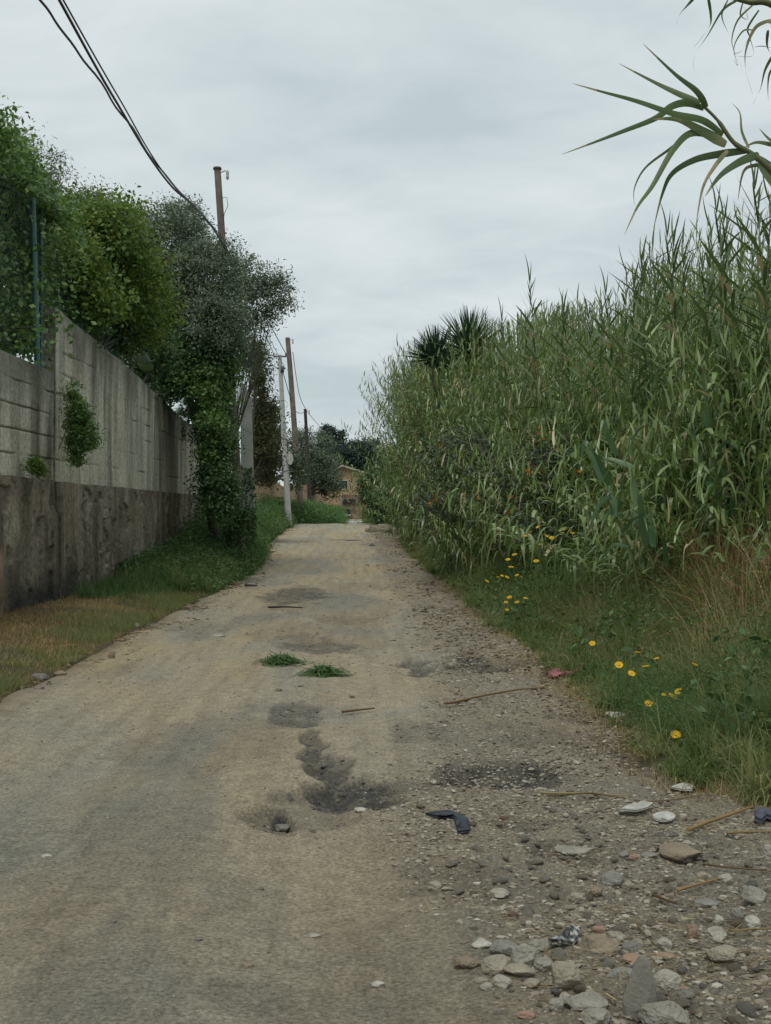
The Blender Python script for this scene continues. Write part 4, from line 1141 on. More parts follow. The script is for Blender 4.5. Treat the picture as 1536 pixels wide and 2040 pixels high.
for P, W, d0, d1, r in [
    ([(1408, 214), (1388, 182), (1345, 148), (1280, 86)], .036, D, 5.8, .4),
    ([(1395, 205), (1350, 186), (1300, 162), (1232, 126)], .033, D, 6.1, .35),
    ([(1440, 268), (1400, 240), (1340, 226), (1270, 202), (1200, 183), (1140, 166)], .036, D, 5.7, .5),
    ([(1402, 216), (1370, 205), (1338, 212), (1305, 236), (1240, 262), (1180, 285), (1118, 308)], .038, 6.02, 5.9, .3),
    ([(1446, 288), (1400, 262), (1350, 238), (1300, 238)], .052, D, 5.9, .8),
    ([(1430, 275), (1378, 265), (1340, 300), (1300, 370), (1270, 412), (1244, 468)], .034, D, 5.8, .55),
    ([(1420, 270), (1375, 270), (1330, 300), (1285, 335), (1264, 375), (1264, 410)], .016, 6.1, 6.0, .3),
    ([(1490, 300), (1440, 306), (1385, 318), (1340, 345), (1320, 385), (1302, 455)], .038, D, 6.2, .25),
    ([(1450, 300), (1425, 330), (1400, 375), (1386, 452)], .022, 5.95, 5.9, .95),
    ([(1512, 308), (1475, 322), (1435, 350), (1404, 392)], .042, D, 5.8, .35),
    ([(1492, 295), (1478, 262), (1474, 225), (1458, 205)], .016, D, 6.1, .9),
    ([(1580, 300), (1536, 288), (1505, 284), (1480, 296)], .026, 6.1, 6.0, .7),
    ([(1620, 420), (1570, 365), (1530, 325), (1495, 302)], .050, 6.1, 6.0, .5),
    ([(1540, 330), (1500, 330), (1480, 345), (1470, 400)], .020, 6.0, 6.1, .9),
    ([(1560, 390), (1520, 340), (1510, 320)], .04, 5.9, 6.0, .3),
    ([(1560, 300), (1530, 275), (1512, 255)], .02, 6.0, 6.1, .4)]:
    strip(a, P, W, d0, d1, r, .3)
a_loc = o.location.copy()
q = a.build('leaves', M['reedtop']); inv(q, o)
a = Acc(); tube(a, smooth_pts([root, px(1680, 800, 6.2), px(1620, 450, 6.1), px(1540, 345, 6.0), px(1500, 308, 6.0), px(1462, 284, 6.0), px(1430, 240, 6.0), px(1402, 212, 6.0)], 6), [.016] * 18 + [.015] * 6 + [.012] * 6 + [.010] * 6 + [.007] * 7, 8)
q = a.build('stem', M['cane']); inv(q, o)
YOUNG()
root = px(1680, 1500, 5.9); root.z = Hs(root.x, root.y)
o = empty('overhanging_reed', root, 'drooping reed head with thin withered curling leaves in the top right corner', 'reed')
a = Acc(); rs = np.random.RandomState(5)
for P, W, r in [
    ([(1470, 0), (1440, 20), (1410, 70), (1384, 110), (1382, 140)], .014, .4), ([(1384, -5), (1370, 10), (1355, 28), (1347, 50)], .014, .4),
    ([(1500, 10), (1470, 40), (1458, 80), (1466, 110), (1478, 135)], .010, .8), ([(1512, 20), (1490, 55), (1494, 75), (1500, 110), (1466, 112)], .01, .5),
    ([(1536, 40), (1505, 55), (1486, 100), (1486, 140), (1500, 190)], .020, .95), ([(1540, 48), (1525, 45), (1500, 62), (1478, 100), (1460, 108)], .016, .3),
    ([(1410, -10), (1416, 30), (1412, 55), (1382, 95)], .014, .5), ([(1540, 110), (1524, 140), (1514, 180), (1498, 210)], .014, .6), ([(1545, 130), (1532, 150), (1530, 190), (1536, 215)], .012, .6),
    ([(1450, 0), (1438, 30), (1448, 60), (1460, 80)], .008, .8), ([(1480, 5), (1475, 30), (1490, 38), (1482, 12)], .007, .8), ([(1530, 60), (1528, 90), (1536, 110)], .014, .3),
    ([(1500, 60), (1480, 62), (1462, 95), (1470, 130), (1462, 118)], .010, .7), ([(1560, 100), (1536, 95), (1518, 92), (1502, 94)], .012, .4)]:
    strip(a, P, W, 5.7, 5.9, r, 2.2)
q = a.build('leaves', M['reedtop']); inv(q, o)
a = Acc(); tube(a, smooth_pts([root, px(1760, 700, 5.9), px(1660, 120, 5.85), px(1545, 14, 5.8), px(1490, 4, 5.8), px(1450, -8, 5.8)], 6), [.016] * 12 + [.015] * 12 + [.011] * 7, 8)
q = a.build('stem', M['cane']); inv(q, o)

# fan palms behind the reeds
for lab, x, y, D, R, sd in (('larger spiky fan palm rising behind the reed bank', 935, 700, 37, 88, 1), ('smaller spiky fan palm left of the larger one behind the reeds', 868, 716, 38, 66, 2)):
    p = px(x, y, D); g0 = float(base(np.array([p.x]), np.array([D]))[0])
    rs = np.random.RandomState(300 + sd)
    o = empty('fan_palm', (p.x, D, g0), lab, 'palm')
    a = Acc(); N = 300; el = rs.uniform(-.5, 1.5, N); az = rs.uniform(0, 2 * math.pi, N)
    d = np.stack([np.cos(az) * np.cos(el), np.sin(az) * np.cos(el), np.sin(el)], -1)
    ribbons(a, np.tile([0, 0, p.z - g0], (N, 1)) + d * .06, d, R / F * D * rs.uniform(.85, 1.1, N), .085, rs.uniform(0, .06, N), 3, rs.uniform(0, 1, N), 'blade', rs=rs)
    a.build('crown', M['palm'], o)
    a = Acc(); tube(a, [(0, 0, 0), (.03, 0, (p.z - g0) * .5), (0, 0, p.z - g0)], [.14, .12, .12], 10); a.build('trunk', M['bark'], o)

# bramble with orange leaves in front of the reeds
B = blobs_px([(950, 910, 28, 110, 60, .8), (1020, 980, 23, 90, 70, .8), (890, 1000, 28, 70, 50, .7), (1090, 940, 21, 80, 60, .6), (1080, 1040, 20, 60, 30, .5)])
o = tree('bramble_bush', 'dark tangled bramble with grey leaves and a few orange ones in front of the reeds', 'bush', (3.0, 24, gz(3.0, 24)), B, 300, 45, .07, M['bramble'], cr=.4, tr=.03, seed=51, aspect=.55, limbs=10, shell=.1)
a = Acc()
rs = np.random.RandomState(77)
for x, y, D, s, n in [(1080, 860, 19, .10, 12), (865, 998, 25, .14, 26), (922, 905, 24, .10, 12), (882, 888, 25, .09, 8), (1060, 942, 19, .09, 12), (1022, 985, 19, .07, 8), (1152, 935, 17, .07, 8), (1070, 940, 18, .08, 8), (1018, 1018, 19, .05, 5), (955, 990, 21, .05, 5)]:
    p = np.array(px(x, y, D - 1.2)); n = max(3, n // 2); leaves(a, p + rs.normal(0, 1, (n, 3)) * s * .8 * np.array([.7, .7, .6]), rs.normal(0, 1, (n, 3)) + [0, -1, 0], .06, .7, rs.uniform(0, 1, n), rs)
q = a.build('orange_leaves', M['orange']); inv(q, o)
# ------------------------------------------------------------------ grasses
rs = np.random.RandomState(500)
def grass(name, label, m, x, y, L, W, droop, tint, spread=.5, segs=3, cat='grass', lift=0.0, parent=None):
    N = len(x)
    z = H(x, y) - .01 + lift
    th = rs.uniform(0, 2 * math.pi, N); sp = np.abs(rs.normal(0, spread, N))
    d = np.stack([np.cos(th) * sp, np.sin(th) * sp, np.ones(N)], -1)
    a = Acc(); ribbons(a, np.stack([x, y, z], -1), d, L, W, droop, segs, tint, 'blade', curl=.15, rs=rs)
    o = a.build(name, m, parent)
    if parent is None: tag(o, label, cat, kind='stuff')
    return o
def scatter_right(n, y0, y1, w, p=1.0, pw=1.0):
    y = y0 + (y1 - y0) * rs.uniform(0, 1, n) ** p
    e = rs.uniform(0, 1, n) ** pw
    x = road_right(y) - .10 + e * w
    return x, y, e
# right verge, near: soft green grass with dry stalks
x, y, e = scatter_right(150000, 6.3, 16, 2.6, 1.3, .8)
k = fbm(x * 1.1, y * .8, 601, 3)
keep = (k + .9 * e > .38) & (x > 1.72 + .25 * fbm(y * 2, y * 0, 3, 2))
x, y, e, k = x[keep], y[keep], e[keep], k[keep]
tf = fbm(x * 2.6, y * 2.0, 605, 3, .6)
L = (.10 + .55 * sstep(.0, .5, e)) * (.35 + 2.6 * np.clip(tf - .28, 0, .6)) * rs.uniform(.4, 1.3, len(x))
tint = np.clip(.12 + .5 * rs.uniform(0, 1, len(x)) + 1.7 * (fbm(x * 1.1, y * .8, 611, 4) - .47) + .35 * (rs.uniform(0, 1, len(x)) < .14) + .3 * (1 - sstep(0, .18, e)), 0, 1)
grass('verge_grass', 'thick green verge grass mixed with dry stalks along the near right side', M['grass'], x, y, L, .008, rs.uniform(.1, 1.2, len(x)), tint, .75)
n = 9000
y = 7 + 9 * rs.uniform(0, 1, n); x = road_right(y) + .3 + rs.uniform(0, 2.3, n)
keep = fbm(x * 1.7, y * 1.3, 615, 3) > .52
x, y = x[keep], y[keep]
grass('dry_grass', 'tall straw-coloured seed stalks standing in the right verge grass', M['dry'], x, y, rs.uniform(.3, .75, len(x)), .004, rs.uniform(.1, .9, len(x)), rs.uniform(.1, 1, len(x)), .5, 4)
# right verge, further
x, y, e = scatter_right(70000, 15, 56, 2.2, 1.2, .9)
k = fbm(x * 1.0, y * .5, 621, 3)
L = (.10 + .55 * sstep(.0, .6, e)) * (.5 + k) * rs.uniform(.5, 1.3, len(x)) * (1 - .3 * sstep(40, 56, y))
tint = np.clip(.26 + .5 * rs.uniform(0, 1, len(x)) + .45 * (1 - sstep(0, .15, e)) * rs.uniform(0, 1, len(x)), 0, 1)
grass('verge_grass', 'darker green grass bank along the far right side below the reeds', M['grass'], x, y, L, .012, rs.uniform(.1, 1.1, len(x)), np.clip(tint + 1.2 * (fbm(x * .8, y * .4, 625, 4) - .5), 0, 1), .7)
def tussocks(name, label, m, cx, cy, per, L, W, droop, tlo, thi, spread=.75):
    n = len(cx); k = np.repeat(np.arange(n), per); N = len(k)
    x = cx[k] + rs.normal(0, .035, N); y = cy[k] + rs.normal(0, .035, N)
    th = rs.uniform(0, 6.283, N); sp = np.abs(rs.normal(0, spread, N))
    d = np.stack([np.cos(th) * sp, np.sin(th) * sp, np.ones(N)], -1)
    a = Acc(); ribbons(a, np.stack([x, y, H(x, y) - .01], -1), d, (L * rs.uniform(.55, 1.25, n))[k] * rs.uniform(.5, 1.1, N), W, rs.uniform(droop[0], droop[1], N), 4, (tlo + (thi - tlo) * rs.uniform(0, 1, n))[k] + rs.uniform(-.12, .12, N), 'blade', curl=.2, rs=rs)
    return tag(a.build(name, m), label, 'grass', kind='stuff')
x, y, e = scatter_right(900, 6.6, 42, 2.0, 1.6, .9)
tussocks('grass_tufts', 'green grass tufts arching over each other along the right verge', M['grass'], x + .04, y, 75, .62, .011, (.3, 1.6), .1, .75)
x, y, e = scatter_right(170, 6.5, 30, 2.0, 1.5, .7)
tussocks('dry_tufts', 'withered brown grass tufts scattered through the right verge', M['dry'], x, y, 70, .34, .008, (.4, 1.8), .1, .9, .9)
n = 520; y = 23 + 39 * rs.uniform(0, 1, n); e = rs.uniform(.02, 1, n); x = road_left(y) - e * 1.5
tussocks('grass_tufts', 'tall loose green grass tufts along the left verge below the ivy', M['grass'], x, y, 60, .85, .016, (.3, 1.4), .05, .65, .6)
n = 160; y = 9 + 16 * rs.uniform(0, 1, n); x = road_left(y) - .05 - np.abs(rs.normal(0, .45, n))
k = x > -4.4
tussocks('grass_tufts', 'small green grass tufts on the left verge below the wall', M['grass'], x[k], y[k], 60, .17, .008, (.3, 1.4), .2, .7, 1.0)
n = 120; y = 9 + 14 * rs.uniform(0, 1, n); x = rs.uniform(-4.35, -2.9, n)
tussocks('dry_tufts', 'brown matted grass tufts among the clippings below the lower wall', M['dry'], x, y, 60, .16, .009, (.6, 1.9), .0, .7, 1.5)
# fine feathery weeds (leafy)
def weeds(name, label, m, x, y, hgt, r, per, size, aspect, cat='weeds'):
    n = len(x); z = H(x, y)
    k_ = np.repeat(np.arange(n), per)
    P = np.stack([x, y, z], -1)[k_] + np.stack([rs.normal(0, 1, len(k_)) * r, rs.normal(0, 1, len(k_)) * r, rs.uniform(0, 1, len(k_)) ** .7 * hgt[k_]], -1)
    a = Acc(); leaves(a, P, rs.normal(0, .8, (len(k_), 3)) + [0, -.2, .7], size * rs.uniform(.5, 1.3, len(k_)), aspect, np.clip(.6 * rs.uniform(0, 1, n)[k_] + .4 * rs.uniform(0, 1, len(k_)), 0, 1), rs)
    return tag(a.build(name, m), label, cat, kind='stuff')
x, y, e = scatter_right(3500, 8, 30, 2.2, 1.2, .6); x += .15
x3 = rs.uniform(1.95, 2.75, 420); y3 = rs.uniform(7.9, 10.2, 420)
weeds('verge_weeds', 'bright green feathery daisy foliage clump beside the stony edge', M['weed'], x3, y3, .30 * rs.uniform(.5, 1.3, 420), .07, 60, .028, .16)
weeds('verge_weeds', 'feathery green weeds growing through the grass of the right verge', M['weed'], x, y, .15 + .7 * rs.uniform(0, 1, 3500) * sstep(0, .4, e), .10, 34, .035, .25)
x, y, e = scatter_right(420, 7.5, 34, 2.2, 1.3, .6)
weeds('broad_weeds', 'broad-leaved dark green weeds low in the right verge', M['ivy'], x + .15, y, .12 + .35 * rs.uniform(0, 1, 420), .13, 26, .085, .45)
x, y, e = scatter_right(500, 9, 40, 2.2, 1.2, .5)
weeds('pale_weeds', 'pale green bushy weeds below the reeds on the right', M['treeB'], x + .2, y, .2 + .5 * rs.uniform(0, 1, 500), .14, 36, .045, .4)
# dry brown stalks right
n = 34000
y = rs.uniform(9.8, 15.4, n); x = rs.uniform(2.5, 4.9, n) + .0 * y
keep = (fbm(x * 1.2, y * 1.2, 641, 3) > .38) & (x / y > .25 + .06 * fbm(y * 2, y * 0, 9, 2))
x, y = x[keep], y[keep]
grass('dry_stalks', 'brown withered stalks and grass at the right foot of the reeds', M['drystalk'], x, y, rs.uniform(.4, 1.9, len(x)) * sstep(2.2, 3.6, x), .011, rs.uniform(.1, 1.4, len(x)), rs.uniform(0, 1, len(x)), .6, 4)
# dry fringe on the right verge edge
n = 9000
y = 6.6 + 20 * rs.uniform(0, 1, n) ** 1.3; x = road_right(y) + rs.normal(-.02, .16, n)
keep = fbm(x * 1.5, y * 1.0, 651, 3) > .47
x, y = x[keep], y[keep]
grass('dry_grass', 'straw-coloured dry grass fringe where the right verge meets the dirt', M['dry'], x, y, rs.uniform(.05, .22, len(x)), .005, rs.uniform(.2, .9, len(x)), rs.uniform(0, 1, len(x)), 1.0)
# left verge, lush
n = 110000
y = 20 + 42 * rs.uniform(0, 1, n) ** 1.15; w = 1.65; e = rs.uniform(0, 1, n)
x = road_left(y) + .08 - e * w
k = fbm(x * 1.2, y * .6, 661, 3)
s = sstep(21, 26, y + 5 * e)
keep = (rs.uniform(0, 1, n) < s)
x, y, e, k = x[keep], y[keep], e[keep], k[keep]
L = (.10 + .9 * sstep(.05, .8, e)) * (.45 + k) * rs.uniform(.4, 1.2, len(x)) * np.interp(y, [20, 27, 34, 42, 60], [.35, .6, .9, 1.15, 1.2])
grass('verge_grass', 'lush dark green grass and weeds at the foot of the tall wall and ivy', M['weed'], x, y, L, .014, rs.uniform(.2, .9, len(x)), rs.uniform(0, .9, len(x)), .6)
n = 5200
y = 24 + 38 * rs.uniform(0, 1, n) ** 1.1; e = rs.uniform(.12, 1, n); x = road_left(y) - e * 1.6
weeds('nettle_patch', 'broad-leaved green weeds heaped along the left verge below the ivy', M['weed'], x, y, (.25 + .75 * e) * rs.uniform(.5, 1.1, n) * np.interp(y, [22, 27, 32, 38, 46, 62], [.3, .6, 1.0, 1.4, 1.45, 1.4]), .18, 34, .085, .5)
n = 1500
y = rs.uniform(64, 84, n); x = rs.uniform(-4.5, 0, n) ; x = np.minimum(x, road_left(y) - .1)
weeds('nettle_patch', 'green weeds beyond the crest left of the pale concrete path', M['weed'], x, y, rs.uniform(.5, 1.3, n), .25, 34, .13, .5)
# left near: cut dry grass and green fringe
n = 120000
y = 8.5 + 18 * rs.uniform(0, 1, n) ** 1.15; e = rs.uniform(0, 1, n); x = road_left(y) - .02 - e * 1.75
keep = (x > -4.6) & (fbm(x * 1.6, y * 1.2, 671, 3) + .1 * e > .22)
x, y, e = x[keep], y[keep], e[keep]
tb = np.clip(fbm(x * 1.0, y * .8, 681, 3) * .9 + rs.uniform(-.3, .3, len(x)), 0, 1)
grass('cut_grass', 'brown mown grass clippings lying at the foot of the lower wall', M['dry'], x, y, rs.uniform(.05, .16, len(x)), .007, rs.uniform(.1, .9, len(x)), tb, 2.0)
n = 44000
y = 8.5 + 14 * rs.uniform(0, 1, n); e = np.abs(rs.normal(0, .30, n)); x = road_left(y) - .03 - e + .12 * (fbm(y * 2, y * 0, 4, 2) - .5)
keep = (fbm(x * 1.3, y * 1.0, 691, 3) > .42) & (x > -4.5)
x, y, e = x[keep], y[keep], e[keep]
grass('verge_grass', 'short bright green grass fringe between the dirt and the brown clippings on the left', M['grass'], x, y, rs.uniform(.05, .20, len(x)), .006, rs.uniform(.1, .7, len(x)), rs.uniform(.25, .8, len(x)), .7)

# cut green weeds lying on the lane
for lab, (x0, y0), rx, sd in (('left heap of cut green weeds lying on the lane, lower and flatter', (560, 1322), .25, 1), ('right heap of cut green weeds lying on the lane, darker', (646, 1346), .21, 2)):
    p = at(x0, y0); n = 700
    an = rs.uniform(0, 2 * math.pi, n); rr = np.clip(np.abs(rs.normal(0, .5, n)) * (1 + .35 * np.sin(3 * an + sd)), 0, 1.6)
    bxx = np.cos(an) * rr * rx; byy = np.sin(an) * rr * rx * .9; hh = .09 * np.clip(1 - rr, 0.02, 1)
    d = np.stack([rs.normal(0, 1, n), rs.normal(0, 1, n), np.abs(rs.normal(.05, .18, n))], -1)
    a = Acc(); ribbons(a, np.stack([bxx, byy, hh * rs.uniform(.2, 1, n) + .005], -1), d, rs.uniform(.05, .16, n), .012, rs.uniform(0, .5, n), 3, rs.uniform(0, 1, n), 'leaf', rs=rs)
    o = empty('weed_heap', p, lab, 'cut weeds')
    a.build('leaves', M['weed'], o)
    a = Acc()
    for i in range(26):
        t = rs.uniform(0, 6.28); q = rs.uniform(.0, rx * .8); t2 = rs.uniform(0, 6.28)
        tube(a, [(math.cos(t) * q, math.sin(t) * q, .03), (math.cos(t) * q + .1 * math.cos(t2), math.sin(t) * q + .1 * math.sin(t2), .06), (math.cos(t) * q + .2 * math.cos(t2), math.sin(t) * q + .2 * math.sin(t2), .01)], .003, 4)
    a.build('stalks', M['stem'], o)

# ------------------------------------------------------------------ yellow daisies
def flower_proto():
    o = empty('yellow_daisy')
    a = Acc(); n = 13
    t = np.arange(n) * 2 * math.pi / n
    d = np.stack([np.cos(t), np.sin(t), .35 + 0 * t], -1)
    ribbons(a, np.tile([0, 0, 0], (n, 1)) + d * .004, d, .030, .011, .25, 3, rs.uniform(0, 1, n), 'leaf', roll=np.zeros(n), rs=rs)
    a.build('petals', M['petal'], o)
    a = Acc(); tube(a, [(0, 0, -.004), (0, 0, .003), (0, 0, .007)], [.006, .011, .006], 9); a.build('centre', M['disc'], o)
    a = Acc(); tube(a, [(0, 0, -.003), (.01, .005, -.12), (.0, .0, -.45)], .0018, 5); a.build('stem', M['stem'], o)
    return o
fp = flower_proto()
FL = []
near = [(1270, 1300, 9.3, 1), (1308, 1312, 9.2, .8), (1286, 1328, 9.1, .85), (1233, 1325, 9.2, 1), (1258, 1342, 9.0, .85), (1385, 1325, 9.2, 1.2), (1403, 1340, 9.3, .6), (1340, 1388, 8.7, 1.1), (1352, 1378, 8.7, .8), (1292, 1402, 8.6, 1), (1322, 1384, 8.8, .6), (1346, 1464, 7.9, 1), (1180, 1282, 10.2, .8)]
for i, (x, y, D, s) in enumerate(near):
    FL.append((x, y, D, s * 1.15, 'yellow daisy in the near grass clump beside the stony edge', 'near yellow daisies'))
r2 = np.random.RandomState(9)
for (x, y) in [(1055, 1060), (1072, 1050), (1083, 1041), (1060, 1075), (1048, 1068), (1125, 1056), (1140, 1062), (1100, 1072), (1076, 1085), (1120, 1062), (1095, 1100), (1068, 1118), (1012, 1115), (1025, 1105), (1018, 1130), (1088, 1068), (1062, 1092), (1040, 1100)]:
    FL.append((x, y, 16.5, 1.3, 'yellow daisy in the tall far clump below the reeds', 'far yellow daisies'))
for (x, y) in [(983, 1142), (1000, 1147), (1010, 1150), (970, 1158), (1047, 1192), (1030, 1200), (1018, 1208), (1010, 1215), (1008, 1200), (1038, 1149), (992, 1150), (1015, 1190), (1030, 1146)]:
    FL.append((x, y, 15.5 if y > 1180 else 18, 1.1, 'small yellow daisy low at the edge of the verge halfway up the lane', 'low yellow daisies halfway up'))
for i, (x, y, D, s, lab, grp) in enumerate(FL):
    if i == 0: o = fp
    else:
        o = fp.copy(); COL.objects.link(o)
        for c in list(fp.children):
            k = c.copy(); COL.objects.link(k); k.parent = o
    o.location = px(x, y, D); o.scale = (s, s, s)
    o.rotation_euler = (r2.uniform(.0, .75), r2.uniform(-.5, .5), r2.uniform(-.8, .8)); s *= r2.uniform(.7, 1.15); o.scale = (s, s, s)
    tag(o, lab, 'flower', grp)

# ------------------------------------------------------------------ stones
def rock_mesh(name, seed, dims, ang=.5, sub=3, m=None):
    import bmesh
    bm = bmesh.new(); bmesh.ops.create_icosphere(bm, subdivisions=sub, radius=1)
    rr = random.Random(seed); off = Vector((rr.uniform(0, 99), rr.uniform(0, 99), rr.uniform(0, 99)))
    planes = []
    for i in range(int(4 + 8 * ang)):
        nn = Vector((rr.gauss(0, 1), rr.gauss(0, 1), rr.gauss(0, 1))).normalized(); planes.append((nn, rr.uniform(.62, .92) if ang > .3 else rr.uniform(.8, .97)))
    for v in bm.verts:
        p = v.co.copy()
        for nn, dd in planes:
            q = p.dot(nn)
            if q > dd: p -= nn * (q - dd) * (.95 if ang > .3 else .6)
        nf = .3 if m is STONE.get('dgrey') else 1
        p *= 1 + nf * .16 * mnoise.noise(p * 1.3 + off) + nf * .05 * mnoise.noise(p * 4 + off) + nf * .02 * mnoise.noise(p * 11 + off)
        v.co = Vector((p.x * dims[0], p.y * dims[1], p.z * dims[2]))
    me = bpy.data.meshes.new(name); bm.to_mesh(me); bm.free()
    a_ = me.attributes.new('rnd', 'FLOAT', 'FACE'); a_.data.foreach_set('value', np.full(len(me.polygons), rr.random(), np.float32))
    me.polygons.foreach_set('use_smooth', np.full(len(me.polygons), ang < .45))
    me.materials.append(m)
    return me
stone_mat('dgrey', (.17, .17, .155))
for nd in STONE['dgrey'].node_tree.nodes:
    if nd.type == 'BUMP': nd.inputs['Strength'].default_value = .3
